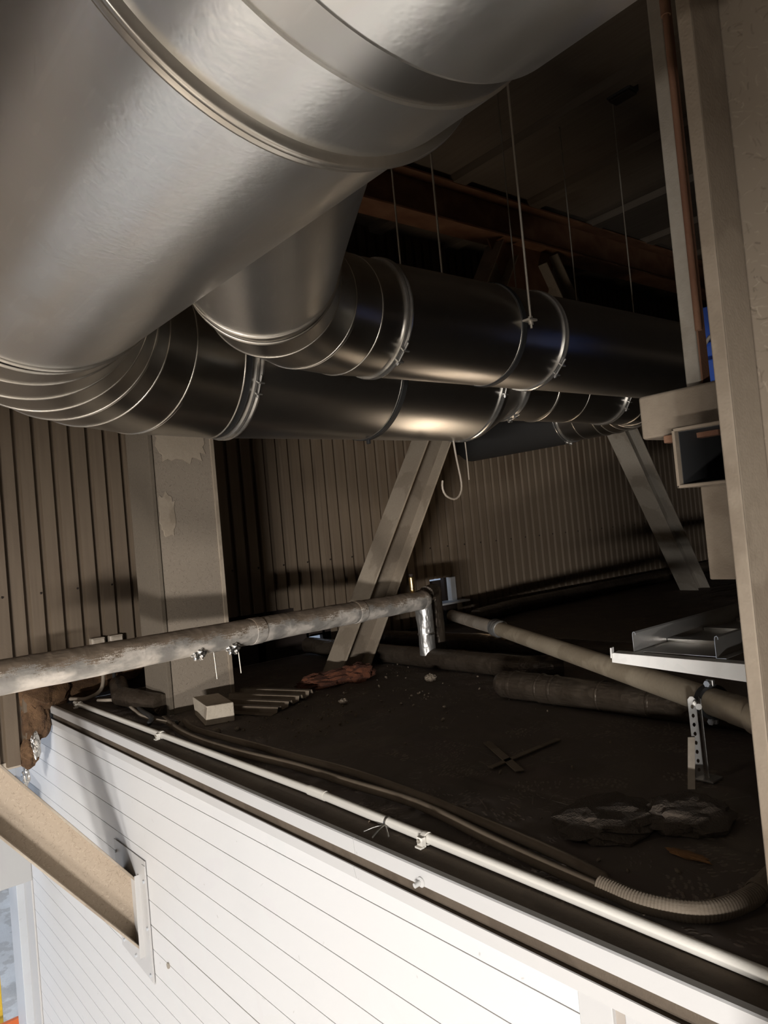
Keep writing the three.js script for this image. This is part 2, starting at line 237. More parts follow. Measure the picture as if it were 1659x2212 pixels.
// ------------------------------------------------------------------ the setting
const ROOF = -0.8, WX = 1.144, WZ = -4.51, CEIL = 2.46, FLOOR = -4.0;
{ const g = struct('floor'); part('slab', [box(-9, -2.6, FLOOR - 0.3, FLOOR, -12, 7, 0)], M.floorD, g); part('slab', [box(-2.6, 12, FLOOR - 0.3, FLOOR, -12, 7, 0)], M.floorM, g); }  // unseen floor: pale by the wall to bounce light, dark beyond for reflections
{ // ceiling: deck panels between shallow ribs running away
  const g = struct('ceiling'); part('deck', [box(-9.2, 12.2, CEIL, CEIL + 0.2, WZ - 0.1, 7.2, 0)], M.ceil, g);
  for (let k = -11; k <= 10; k++) { const x = 3.86 + 0.82 * k; part('rib', extrude([[-0.075, 0], [-0.06, -0.05], [0.06, -0.05], [0.075, 0]], V(x, CEIL, WZ), X, Y, Z, 11.5), M.ceil, g); }
}
{ const g = struct('wall_left'); part('wall_panel', [box(-9.3, -9, FLOOR, CEIL + 0.2, WZ - 0.1, 7.2, 0)], M.corr, g); }
{ const g = struct('wall_rear'); part('wall_panel', [box(-9.3, 12.3, FLOOR, CEIL + 0.2, 7, 7.3, 0)], M.corr, g); }
{ const g = struct('wall_right'); part('wall_panel', [box(12, 12.3, FLOOR, CEIL + 0.2, WZ - 0.1, 7.2, 0)], M.corr, g); }
// corrugated back wall: sheets one metre wide, each cut where the photograph shows its lower end
const wallBack = struct('wall_back');
{
  const pitch = 0.1, path = w => { const p = []; const n = Math.round(w / pitch); for (let i = 0; i < n; i++) { const x = i * pitch; p.push([x, 0], [x + 0.06, 0], [x + 0.066, -0.028], [x + 0.088, -0.028], [x + 0.094, 0]); } p.push([n * pitch + 0.012, 0.0012]); return p; };
  const sheet = (x, w, y0) => part('corrugated_sheet', extrude(thicken(path(w), -0.0012), V(x, y0, WZ + rr(0, 0.003)), X, Z, Y, CEIL - y0), M.corr, wallBack);
  // extrude with (X, Z, Y) basis
  for (const [x, w, y] of [[-9, 1, -1.09], [-8, 1, -1.09], [-7, 1, -1.09], [-6, 1, -1.09], [-5, 1, -1.09], [-4, 1, -1.09], [-3, 1, -1.09], [-2, 1, -1.09], [-1, 1, -1.09], [0, 0.98, -1.085], [0.98, 0.9, -0.6], [1.88, 0.9, -0.47], [2.78, 0.3, -0.5], [3.08, 1, -0.78], [4.08, 0.3, -0.42], [4.38, 1, -0.8], [5.38, 1, -0.8], [6.38, 1, -0.79], [7.38, 1, -0.79], [8.38, 1, -0.8], [9.38, 1, -0.8], [10.38, 1, -0.8], [11.38, 0.6, -0.8]]) sheet(x, w, y);
  part('dark_backing', [box(-9, 0.98, -1.06, CEIL, WZ - 0.06, WZ - 0.03, 0), box(0.98, 1.5, -0.58, CEIL, WZ - 0.06, WZ - 0.03, 0), box(1.5, 12, -0.36, CEIL, WZ - 0.06, WZ - 0.03, 0), box(1.5, 2.56, -1.2, -0.36, WZ - 0.09, WZ - 0.05, 0), box(3.04, 4.1, -1.2, -0.36, WZ - 0.09, WZ - 0.05, 0), box(4.3, 12, -1.2, -0.36, WZ - 0.09, WZ - 0.05, 0), box(2.5, 2.92, -1.2, -0.36, WZ - 0.09, WZ - 0.05, 0), box(2.9, 3.06, -0.7, -0.53, WZ - 0.08, WZ - 0.05, 0), box(4.0, 4.4, -1.2, -0.445, WZ - 0.16, WZ - 0.12, 0), box(1.16, 2.0, -4, -0.82, WZ - 0.6, WZ - 0.5, 0)], M.dark, wallBack);  // near-black colour stands for the shade in the gaps below the sheets
  const sc = []; for (let x = 0.13; x < 9; x += 0.2) sc.push(rod(V(x, -0.16 - 0.008 * rnd(), WZ), V(x, -0.16, WZ + 0.006), 0.006, 8)); part('screw_row', sc, M.dark, wallBack).userData.kind = 'stuff';
  const y0 = []; part('base_rail', [box(-9, 0.97, -1.1, -1.06, WZ - 0.09, WZ - 0.02, 0.002)], M.steel, wallBack);
}
// white partition wall of sandwich panels, each face strip between two grooves is a piece of its own
const wallIn = struct('wall_partition');
{
  part('core', [box(WX + 0.006, WX + 0.1, FLOOR, -0.835, -5.5, 5, 0)], M.groove, wallIn);
  let y = -0.958; const ys = [-0.905, y]; while (y > FLOOR + 0.1) { y -= (Math.abs(y + 1.5) < 0.06 ? 0.106 : 0.1035); ys.push(y); }
  for (let i = 0; i < ys.length - 1; i++) { const gap = Math.abs(ys[i] + 1.58) < 0.06 ? 0.0028 : 0.0011; part('panel_strip', box(WX, WX + 0.012, ys[i + 1] + 0.0011, ys[i] - gap, -5.42, -0.945, 0.0012), M.panel, wallIn); }
  part('door_trim', [box(WX - 0.004, WX + 0.01, FLOOR, -0.9, -0.945, -0.868, 0.002)], M.trim, wallIn);
  part('door_trim', [box(WX - 0.004, WX + 0.01, FLOOR, -0.9, -0.842, -0.79, 0.003)], M.trim, wallIn);
  part('door_leaf', [box(WX + 0.004, WX + 0.01, FLOOR, -0.93, -0.785, 0.2, 0.002)], M.panel, wallIn);
  part('panel_strip', [box(WX, WX + 0.012, FLOOR, -0.9, 0.25, 5, 0.002)], M.panel, wallIn);
  part('corner_trim', [box(WX - 0.012, WX - 0.001, FLOOR, -1.0, -5.5, -5.3, 0.002)], M.trim, wallIn);
  part('corner_trim', [box(WX - 0.06, WX + 0.02, FLOOR, -1.0, -5.62, -5.5, 0.004)], M.trimGrey, wallIn);
  part('corner_trim', [box(WX - 0.03, WX + 0.05, FLOOR, -1.0, -5.9, -5.66, 0.004)], M.trimGrey, wallIn);
  part('inner_wall', [box(12, 12.1, FLOOR, ROOF - 0.05, WZ, 5, 0), box(WX, 12, FLOOR, ROOF - 0.05, 4.95, 5.05, 0), box(WX + 0.1, 12, FLOOR, -0.95, WZ - 0.1, WZ - 0.05, 0)], M.panel, wallIn);
}
{ // flashing along the top edge: upper lip, recessed dusty channel, lower lip; butt joint at z = -1.64
  const upper = (z0, z1) => extrude([[0, -0.040], [-0.006, -0.040], [-0.008, 0], [-0.004, 0.003], [0.012, 0.003], [0.012, 0], [0, -0.001]], V(WX - 0.004, -0.801, z0), X, Y, Z, z1 - z0);
  const lower = (z0, z1) => extrude([[0, -0.034], [-0.003, -0.034], [-0.010, 0.002], [-0.007, 0.003], [-0.004, 0], [0, -0.004]], V(WX - 0.002, -0.876, z0), X, Y, Z, z1 - z0);
  const g = struct('trim_1'); part('flashing', [upper(-5.4, -1.642)], M.trim, g); part('flashing', [upper(-1.64, 4.9)], M.trim, g);
  const h = struct('trim_2'); part('flashing', [lower(-5.4, -1.652)], M.trim, h); part('flashing', [lower(-1.65, 4.9)], M.trim, h);
  const c = struct('trim_3'); part('channel', [box(WX + 0.004, WX + 0.03, -0.885, -0.835, -5.4, 4.9, 0), box(WX - 0.006, WX + 0.03, -0.8775, -0.8765, -5.4, 4.9, 0)], M.dirtPlain, c);
}
{ // roof of the white room: uneven dusty membrane
  const g = struct('roof_deck'); const xs = [], zs = []; for (let x = 1.2; x < 3.4; x += 0.02) xs.push(x); for (let x = 3.4; x <= 12.01; x += 0.1) xs.push(x); for (let z = WZ; z < 0.2; z += 0.02) zs.push(z); for (let z = 0.2; z <= 5; z += 0.2) zs.push(z);
  const pos = [], uv = [], idx = [];
  for (const z of zs) for (const x of xs) { const u = ((x + 20) / 3) % 1, v = ((z + 20) / 3) % 1; let h = 0.012 * (fbm(u, v, 5, 5, 301) - 0.5) + 0.004 * (vnoise(u, v, 120, 303) - 0.5); h *= sm(1.2, 1.34, x); h -= 0.006 * Math.exp(-((x - 1.682) ** 2) / 0.00008) * (z < -0.4 ? 1 : 0); pos.push(x, ROOF - 0.002 + h, z); uv.push(x, z); }
  for (let j = 0; j < zs.length - 1; j++) for (let i = 0; i < xs.length - 1; i++) { const a = j * xs.length + i, b = a + xs.length; if (xs[i] > 3.45 && xs[i] < 3.75 && zs[j] > -3.46 && zs[j] < -2.56) continue; idx.push(a, b, a + 1, a + 1, b, b + 1); }
  const q = new THREE.BufferGeometry(); q.setAttribute('position', new THREE.Float32BufferAttribute(pos, 3)); q.setAttribute('uv', new THREE.Float32BufferAttribute(uv, 2)); q.setIndex(idx); q.computeVertexNormals();
  part('membrane', q, M.dirt, g); part('slab', [box(WX + 0.02, 3.48, ROOF - 0.14, ROOF - 0.012, WZ - 0.05, 5, 0), box(3.82, 12, ROOF - 0.14, ROOF - 0.012, WZ - 0.05, 5, 0), box(3.48, 3.82, ROOF - 0.14, ROOF - 0.012, WZ - 0.05, -3.46, 0), box(3.48, 3.82, ROOF - 0.14, ROOF - 0.012, -2.54, 5, 0)], M.groove, g);
  part('edge_strip', [box(WX + 0.007, 1.215, ROOF - 0.02, ROOF + 0.0006, -4.5, 5, 0)], M.dirtPlain, g);
}

// ------------------------------------------------------------------ ducts
const R1 = 0.315, R2 = 0.2;
const AY = 0.757, AZ = -2.7, BY = 0.75, BZ = -2.03, MX = 0.507, MY = 0.765, MZE = -1.8;
const bead = (r, t, w) => { const p = []; for (let i = 0; i <= 8; i++) { const a = Math.PI * i / 8; p.push([r - 0.001 + t * Math.sin(a), -w * Math.cos(a)]); } return p; };
const ringBead = (c, d, r, t = 0.005, w = 0.005, seg = 96) => rev(c, d, bead(r, t, w), seg);
function latch(c, d, r, dirOut, s = 1) {            // over-centre lock of a clamp ring: two lugs, a bolt and a nut
  const o = dirOut.clone().normalize(), tn = V(0, 0, 0).crossVectors(d, o).normalize(), p = c.clone().addScaledVector(o, r + 0.012 * s); const g = [];
  g.push(obox(p.clone().addScaledVector(tn, 0.022 * s), d, tn, o, 0.026 * s, 0.006 * s, 0.03 * s, 0.001), obox(p.clone().addScaledVector(tn, -0.022 * s), d, tn, o, 0.026 * s, 0.006 * s, 0.03 * s, 0.001));
  g.push(rod(p.clone().addScaledVector(tn, -0.05 * s).addScaledVector(o, 0.004 * s), p.clone().addScaledVector(tn, 0.04 * s).addScaledVector(o, 0.004 * s), 0.004 * s, 8), rod(p.clone().addScaledVector(tn, 0.026 * s).addScaledVector(o, 0.004 * s), p.clone().addScaledVector(tn, 0.036 * s).addScaledVector(o, 0.004 * s), 0.008 * s, 6));
  return g;
}
function clampRing(parent, c, d, r, out, w = 0.016) {
  const k = part('clamp_ring', revc(c, d, [[r, -w], [r + 0.008, -w], [r + 0.010, -w * 0.5], [r + 0.006, 0], [r + 0.010, w * 0.5], [r + 0.008, w], [r, w]], 96), M.clamp, parent);
  part('latch', latch(c, d, r, out), M.clamp, k); return k;
}
const shell = (p0, p1, r, seg = 128) => { const d = p1.clone().sub(p0), L = d.length(); return revc(p0, d, [[r - 0.02, 0], [r, 0], [r, L], [r - 0.02, L]], seg); };
{ // large main duct overhead
  const t = thing('main_duct', 'largest round sheet metal duct, satin grey, overhead at upper left with bead seams', 'duct', V(MX, MY - R1, -0.7));
  part('duct_section', [shell(V(MX, MY, MZE), V(MX, MY, -0.702), R1, 160)], M.mainDuct, t);
  part('duct_section', [shell(V(MX, MY, -0.702), V(MX, MY, -0.565), R1, 160)], M.mainDuct, t);
  part('sleeve', [shell(V(MX, MY, -0.57), V(MX, MY, -0.508), R1 - 0.004, 160)], M.duct, t);
  part('duct_section', [rev(V(MX, MY, -0.508), Z, [[R1 - 0.03, 0], [R1 + 0.001, 0], [R1 + 0.003, 0.006], [R1 + 0.003, 3.5], [0, 3.5]], 160)], M.mainDuct, t);
  part('seam_bead', [rev(V(MX, MY, -0.697), Z, [[R1 - 0.001, -0.016], [R1 + 0.006, -0.014], [R1 + 0.0075, -0.009], [R1 + 0.003, -0.004], [R1 + 0.003, 0], [R1 + 0.012, 0.004], [R1 + 0.014, 0.010], [R1 + 0.011, 0.015], [R1 - 0.001, 0.017]], 160)], M.seam, t);
  part('end_collar', [ringBead(V(MX, MY, MZE), Z, R1 + 0.001, 0.007, 0.007, 128), rev(V(MX, MY, MZE - 0.03), Z, [[R1 - 0.002, 0], [R1 - 0.002, 0.03]], 128)], M.seam, t);
  // branch take-off: cone leaving the side of the main duct
  const th = 0.56, d = V(Math.sin(th), -0.056, -Math.cos(th)).normalize(), rim = V(0.98, 0.715, -1.6); const L = 1.0, prof = []; for (let i = 0; i <= 24; i++) { const s = i / 24; prof.push([R2 + 0.075 * Math.pow(1 - s, 1.2), -L * (1 - s)]); }
  part('branch_takeoff', [rev(rim, d, prof, 128)], M.mainDuct, t);
  part('branch_collar', [ringBead(rim, d, R2 + 0.001, 0.006, 0.006, 96)], M.seam, t);
}
// segmented elbow in a horizontal plane: heading h (from -Z toward +X) goes from h0 to h1, bend radius rho
function elbow(t, start, h0, h1, rho, r, cuts, matG, dy = 0, beads = [0.004, 0.004], skip = []) {
  const head = h => V(Math.sin(h), 0, -Math.cos(h)), side = h => V(Math.cos(h), 0, Math.sin(h));      // side = to the right of the heading
  const cen = start.clone().addScaledVector(side(h0), rho);
  const ringPts = h => { const c = cen.clone().addScaledVector(side(h), -rho); c.y += dy * (h - h0) / (h1 - h0); return [c, side(h), head(h)]; };
  const hs = [h0, ...cuts.map(k => h0 + (h1 - h0) * k), h1];
  for (let i = 0; i < hs.length - 1; i++) {
    const [c0, s0] = ringPts(hs[i]), [c1, s1] = ringPts(hs[i + 1]), seg = 96, pos = [], uv = [], idx = [];
    for (const [c, s, k] of [[c0, s0, 0], [c1, s1, 1]]) for (let j = 0; j <= seg; j++) { const a = j / seg * 2 * Math.PI, p = c.clone().addScaledVector(s, r * Math.cos(a)).addScaledVector(Y, r * Math.sin(a)); pos.push(p.x, p.y, p.z); uv.push(a * r, (hs[i] + k * (hs[i + 1] - hs[i])) * rho); }
    for (let j = 0; j < seg; j++) { const b = j + seg + 1; idx.push(j, b, j + 1, j + 1, b, b + 1); }
    const g = new THREE.BufferGeometry(); g.setAttribute('position', new THREE.Float32BufferAttribute(pos, 3)); g.setAttribute('uv', new THREE.Float32BufferAttribute(uv, 2)); g.setIndex(idx); g.computeVertexNormals();
    part('gore', g, matG, t);
  }
  for (let i = 0; i < hs.length; i++) { if (skip.includes(i)) continue; const [c, , d] = ringPts(hs[i]); part('seam_ring', [ringBead(c, d, r, beads[0], beads[1]), ...(i % 2 ? [] : [ringBead(c.clone().addScaledVector(d, 0.012), d, r, beads[0] * 0.6, beads[1] * 0.7)])], M.seam, t); }
  return ringPts(h1)[0];
}
let endA, endB;
{ const t = thing('duct_elbow', 'wide segmented galvanised elbow at left edge turning the largest duct to the right', 'duct elbow', V(0.75, AY - R1, -2.4));
  endA = elbow(t, V(MX, MY, MZE - 0.04), 0, Math.PI / 2, 0.86, R1, [0.09, 0.22, 0.35, 0.46, 0.57, 0.75], M.gore, AY - MY, [0.0045, 0.0045]);
  part('coupling', [shell(endA, endA.clone().add(V(0.06, 0, 0)), R1 - 0.003, 96)], M.gasket, t);
}
{ const t = thing('duct_elbow', 'smaller segmented galvanised elbow below the cone branch, under the big duct', 'duct elbow', V(1.2, BY - R2, -1.85));
  const th = 0.56, p0 = V(0.98, 0.715, -1.6).add(V(Math.sin(th), 0, -Math.cos(th)).multiplyScalar(0.05));
  part('collar', [shell(V(0.98, 0.715, -1.6), p0, R2 - 0.002, 96)], M.gore, t);
  endB = elbow(t, p0, th, Math.PI / 2, 0.75, R2, [0.24, 0.52, 0.8], M.gore, BY - 0.715, [0.004, 0.004]);
}
console.log('elbow ends', endA.toArray().map(v => v.toFixed(3)).join(' '), endB.toArray().map(v => v.toFixed(3)).join(' '));
{ const az = endA.z, y = AY, x0 = endA.x + 0.03;
  const t = thing('straight_duct', 'dark glossy lower duct running right from the wide elbow, behind the upper duct', 'duct', V(2.1, y - R1, az));
  part('duct_section', [shell(V(x0, y, az), V(2.13, y, az), R1)], M.duct, t); part('duct_section', [shell(V(2.13, y, az), V(2.79, y, az), R1 + 0.002)], M.duct, t);
  clampRing(t, V(x0 + 0.03, y, az), X, R1, V(0, -0.52, 0.85)); clampRing(t, V(2.79, y, az), X, R1, V(0, -0.35, 0.94));
  part('hanger_band', [revc(V(2.15, y, az), X, [[R1 + 0.002, -0.012], [R1 + 0.006, -0.012], [R1 + 0.006, 0.012], [R1 + 0.002, 0.012]], 96), obox(V(2.15, y - R1 - 0.012, az), X, Y, Z, 0.012, 0.024, 0.02)], M.gasket, t);
  for (const s of [1]) { const rd = part('hanger_rod', [rod(V(2.15, y - 0.02, az + 0.335), V(2.15, CEIL, az + 0.335), 0.004, 8)], M.rodM, t); part('nut', [rod(V(2.15, y - 0.03, az + 0.335), V(2.15, y - 0.015, az + 0.335), 0.009, 6)], M.rodM, rd); }
  const q = thing('duct_reducer', 'short cone reducer where the dark lower duct narrows', 'duct', V(2.9, y - R1, az));
  part('cone', [rev(V(2.795, y, az), X, [[R1, 0], [R1, 0.04], [R2 + 0.004, 0.27], [R2, 0.31]], 96)], M.duct, q); clampRing(q, V(3.11, y, az), X, R2, V(0, -0.95, 0.3));
  const n = thing('straight_duct', 'narrower dark duct continuing right from the reducer, seen below the upper duct', 'duct', V(3.7, y - R2, az));
  for (const [a, b] of [[3.12, 3.38], [3.38, 3.66], [3.66, 4.05], [4.05, 4.27]]) part('duct_section', [shell(V(a, y, az), V(b, y, az), R2)], M.duct, n);
  part('seam_ring', [ringBead(V(3.38, y, az), X, R2, 0.007, 0.009)], M.seam, n); part('seam_ring', [ringBead(V(3.66, y, az), X, R2, 0.004, 0.004)], M.seam, n);
  clampRing(n, V(4.05, y, az), X, R2, V(0, -0.55, 0.83));
  const e = thing('duct_elbow', 'far segmented elbow at the end of the narrower duct, turning toward the back wall', 'duct elbow', V(4.5, y - R2, -2.9));
  // mirrored bend: heading +X turning back to -Z
  const rho = 0.42, cen = V(4.27, y, az - rho); let prev = null; const hs = [0, 0.2, 0.42, 0.64, 0.85, 1];
  const rp = k => { const a = Math.PI / 2 * k; return [cen.clone().add(V(Math.sin(a) * rho, 0, Math.cos(a) * rho)), V(Math.sin(a), 0, Math.cos(a)), V(Math.cos(a), 0, -Math.sin(a))]; };
  for (let i = 0; i < hs.length; i++) { const cur = rp(hs[i]); if (prev) { const pos = [], uv = [], idx = [], sg = 64; for (const [c, s] of [prev, cur]) for (let j = 0; j <= sg; j++) { const a = j / sg * 6.28318, p = c.clone().addScaledVector(s, R2 * Math.cos(a)).addScaledVector(Y, R2 * Math.sin(a)); pos.push(p.x, p.y, p.z); uv.push(a * R2, hs[i]); } for (let j = 0; j < sg; j++) { const b = j + sg + 1; idx.push(j, b, j + 1, j + 1, b, b + 1); } const g = new THREE.BufferGeometry(); g.setAttribute('position', new THREE.Float32BufferAttribute(pos, 3)); g.setAttribute('uv', new THREE.Float32BufferAttribute(uv, 2)); g.setIndex(idx); g.computeVertexNormals(); part('gore', g, M.gore, e); } part('seam_ring', [ringBead(cur[0], cur[2], R2, 0.005, 0.005)], M.seam, e); prev = cur; }
  const ez = az - rho, ex = 4.27 + rho;
  const c = thing('straight_duct', 'black insulated duct going back to the corrugated wall, half hidden below the ducts', 'duct', V(ex, y - 0.21, -3.9));
  part('duct_section', [rev(V(ex, y, ez - 0.3), NZ, [[0, 0], [0.208, 0], [0.212, 0.02], [0.212, 1.06], [0.19, 1.09], [0.19, 1.12]], 64)], M.gasket, c);
  part('duct_section', [shell(V(ex, y, ez), V(ex, y, ez - 0.31), R2, 64)], M.duct, c);
  clampRing(c, V(ex, y, ez - 0.3), Z, R2, V(-0.2, -1, 0)); part('seam_ring', [ringBead(V(ex, y, ez - 0.16), Z, R2, 0.004, 0.004)], M.seam, c);
}
{ const z = endB.z, y = BY, x0 = endB.x;
  const t = thing('straight_duct', 'dark glossy upper duct hung on threaded rods, nearer than the lower duct', 'duct', V(2.2, y - R2, z));
  part('duct_section', [shell(V(x0, y, z), V(2.22, y, z), R2)], M.duct, t); part('duct_section', [shell(V(2.22, y, z), V(2.49, y, z), R2 + 0.0015)], M.duct, t); part('duct_section', [shell(V(2.49, y, z), V(9, y, z), R2)], M.duct, t);
  clampRing(t, V(x0 + 0.01, y, z), X, R2, V(0, -0.75, 0.66), 0.014); clampRing(t, V(2.49, y, z), X, R2, V(0, -0.72, 0.7), 0.014);
  part('hanger_band', [revc(V(2.235, y, z), X, [[R2 + 0.0015, -0.012], [R2 + 0.005, -0.012], [R2 + 0.005, 0.012], [R2 + 0.0015, 0.012]], 96)], M.gasket, t);
  for (const s of [1, -1]) {
    part('hanger_lug', [box(2.222, 2.268, y - 0.004, y + 0.004, z + s * (R2 + 0.002), z + s * (R2 + 0.038), 0.001)], M.rodM, t);
    const rd = part('hanger_rod', [rod(V(2.248, y - 0.03, z + s * (R2 + 0.022)), V(2.248, CEIL, z + s * (R2 + 0.022)), 0.0048, 10)], M.rodM, t); part('nut', [rod(V(2.248, y - 0.016, z + s * (R2 + 0.022)), V(2.248, y - 0.004, z + s * (R2 + 0.022)), 0.01, 6), rod(V(2.248, y + 0.004, z + s * (R2 + 0.022)), V(2.248, y + 0.014, z + s * (R2 + 0.022)), 0.01, 6)], M.rodM, rd);
  }
}
// thin rods from the ceiling down to the ducts farther right
for (const [x, z, y, l] of [[3.2, -2.6, 0.94, 'thin dark hanger rod just behind the bright threaded rod'], [3.89, -2.7, 0.95, 'thin hanger rod ending near the diagonal rusty brace, left of the far pair'], [3.95, -2.36, 0.94, 'thin hanger rod farthest right, just left of the grey post']]) {
  const t = thing('hanger_rod', l, 'rod', V(x, y, z)); part('rod', [rod(V(x, y, z), V(x, CEIL, z), 0.004, 8)], M.steelGrey, t); part('ceiling_anchor', [rod(V(x, CEIL - 0.012, z), V(x, CEIL, z), 0.014, 10)], M.steelGrey, t); }

// ------------------------------------------------------------------ steel frame
function hsec(t, p0, p1, wdir, b, h, tf, tw, mf, mw) {          // flanges have width b along wdir; depth h across
  const d = p1.clone().sub(p0), L = d.length(); d.normalize(); const w = wdir.clone().addScaledVector(d, -wdir.dot(d)).normalize(), u = V(0, 0, 0).crossVectors(d, w).normalize(); const c = p0.clone().add(p1).multiplyScalar(0.5);
  for (const s of [-1, 1]) part('flange', [obox(c.clone().addScaledVector(u, s * (h - tf) / 2), w, d, V(0, 0, 0).crossVectors(w, d), b, L, tf, 0.0025, 2)], mf, t);
  part('web', [obox(c, w, d, V(0, 0, 0).crossVectors(w, d), tw, L, h - tf * 1.9, 0.001)], mw, t);
}
{ // overhead beam, column, braces in the frame plane
  const t = thing('roof_beam', 'long rust brown steel roof beam crossing dark under the ceiling', 'beam', V(4.5, 2.12, -3.6)); hsec(t, V(0.6, 2.27, -3.65), V(11.9, 2.27, -3.65), V(0, 0, 1), 0.2, 0.3, 0.016, 0.01, M.primer, M.primer);
  // lower chord tie behind it
  const k = thing('tie_beam', 'thin dark steel tie below and behind the roof beam', 'beam', V(4.5, 1.75, -4.3)); hsec(k, V(0.6, 1.95, -4.33), V(11.9, 1.95, -4.33), V(0, 0, 1), 0.16, 0.2, 0.012, 0.008, M.dark, M.dark);
  const c = thing('steel_column', 'wide dusty steel column with rough coated web standing on the roof against the back wall', 'column', V(1.62, -1.1, -3.72));
  for (const s of [-1, 1]) part('flange', [box(1.62 + s * 0.168 - 0.011, 1.62 + s * 0.168 + 0.011, -1.1, CEIL - 0.05, -3.86, -3.564, 0.003)], s < 0 ? M.coatShaded : M.steelMid, c);  // left flange darker in colour: its shaded side is put into the coat
  part('web', [box(1.455, 1.785, -1.1, CEIL - 0.05, -3.61, -3.572, 0.001)], M.coat, c);
  // smooth plaster patches left on the coated web
  const blob = (pts, z) => extrude(pts, V(0, 0, z), X, Y, Z, 0.004, 0.0015);
  const rag = (cx, cy, w, h, n, s) => { seed = s; const o = []; for (let i = 0; i < n; i++) { const a = i / n * 6.2832, q = rr(0.82, 1.12); o.push([cx + w * q * Math.sign(Math.cos(a)) * Math.pow(Math.abs(Math.cos(a)), 0.7), cy + h * q * Math.sign(Math.sin(a)) * Math.pow(Math.abs(Math.sin(a)), 0.7)]); } return o; };
  part('smooth_patch', [blob(rag(1.62, 0.62, 0.14, 0.17, 40, 5), -3.574)], M.steelMid, c); part('smooth_patch', [blob(rag(1.515, 0.19, 0.045, 0.11, 28, 9), -3.574)], M.steelMid, c);
  const b1 = thing('diagonal_brace', 'dusty diagonal steel brace rising right from the orange wool, in the middle of the room', 'brace', V(2.55, -0.85, -3.65)); hsec(b1, V(2.53, -0.88, -3.655), V(4.375, 2.05, -3.655), V(0, 0, 1), 0.182, 0.19, 0.012, 0.008, M.steelMid, M.steelBrown);  // web gets a darker steel colour that stands for its shade
  const b2 = thing('diagonal_brace', 'grey diagonal brace leaning left, on the far right beside the square tube', 'brace', V(6.6, -0.85, -3.65)); hsec(b2, V(6.72, -0.85, -3.655), V(4.865, 2.05, -3.655), V(0, 0, 1), 0.182, 0.19, 0.012, 0.008, M.steelGrey, M.steelGrey);
  const gp = thing('gusset_plate', 'dark gusset plate where the two diagonal braces meet the roof beam', 'plate', V(4.62, 1.7, -3.65)); part('plate', [extrude([[-0.4, 0], [0.4, 0], [0.25, -0.35], [-0.25, -0.35]], V(4.62, 2.12, -3.662), X, Y, Z, 0.014)], M.primer, gp);
  // rising brace through the white wall, at lower left
  const b3 = thing('diagonal_brace', 'speckled pale steel beam slanting into the white panelled wall at lower left', 'brace', V(1.15, -1.75, -3.42));
  const dir = V(-0.617, 0.787, 0), q = V(1.30, -1.785, -3.42); hsec(b3, q, q.clone().addScaledVector(dir, 1.62), V(0, 0, 1), 0.18, 0.195, 0.010, 0.008, M.steel, M.coatFine); part('end_plate', [obox(q.clone().addScaledVector(dir, 1.626), V(0, 0, 1), dir, V(0, 0, 0).crossVectors(V(0, 0, 1), dir), 0.22, 0.012, 0.24, 0.002)], M.steel, b3);
}
{ // sheet metal collar around that beam
  const t = thing('wall_collar', 'pale sheet metal collar screwed to the white wall around the slanting beam', 'bracket', V(WX, -1.83, -3.42)); const x = WX - 0.004;
  const hole = new THREE.Shape([[-3.608, -1.31], [-3.225, -1.31], [-3.225, -1.83], [-3.608, -1.80]].map(p => new THREE.Vector2(...p)));
  part('plate', xf(clean(new THREE.ExtrudeGeometry(hole, { depth: 0.003, bevelEnabled: false })), new THREE.Matrix4().makeBasis(Z, Y, NX).setPosition(V(x, 0, 0))), M.trim, t);
  part('folded_edge', [obox(V(x - 0.012, -1.57, -3.316), X, V(0, 1, 0.03).normalize(), V(0, -0.03, 1).normalize(), 0.022, 0.36, 0.003, 0.001), box(x - 0.006, x - 0.003, -1.825, -1.33, -3.262, -3.227, 0.001)], M.trim, t);
  for (const [y, z] of [[-1.40, -3.245], [-1.60, -3.245], [-1.80, -3.25], [-1.78, -3.42], [-1.76, -3.56], [-1.36, -3.58]]) part('screw', [rod(V(x + 0.002, y, z), V(x - 0.012, y, z), 0.0075, 8)], M.trimGrey, t);
}
{ // steel column close at the right: flange tip, flange and coated web of an H section
  const t = thing('steel_column', 'tall near steel column at the right edge with pale flange edge and rough web', 'column', V(0.95, -4, -0.32));
  part('flange', [box(0.868, 1.06, FLOOR, CEIL, -0.424, -0.405, 0.003, 2)], M.steelBrown, t); part('flange', [box(0.868, 1.06, FLOOR, CEIL, -0.209, -0.190, 0.003, 2)], M.steelBrown, t);
  part('web', [box(0.938, 0.958, FLOOR, CEIL, -0.406, -0.207, 0.004)], M.coatBrown, t);
}
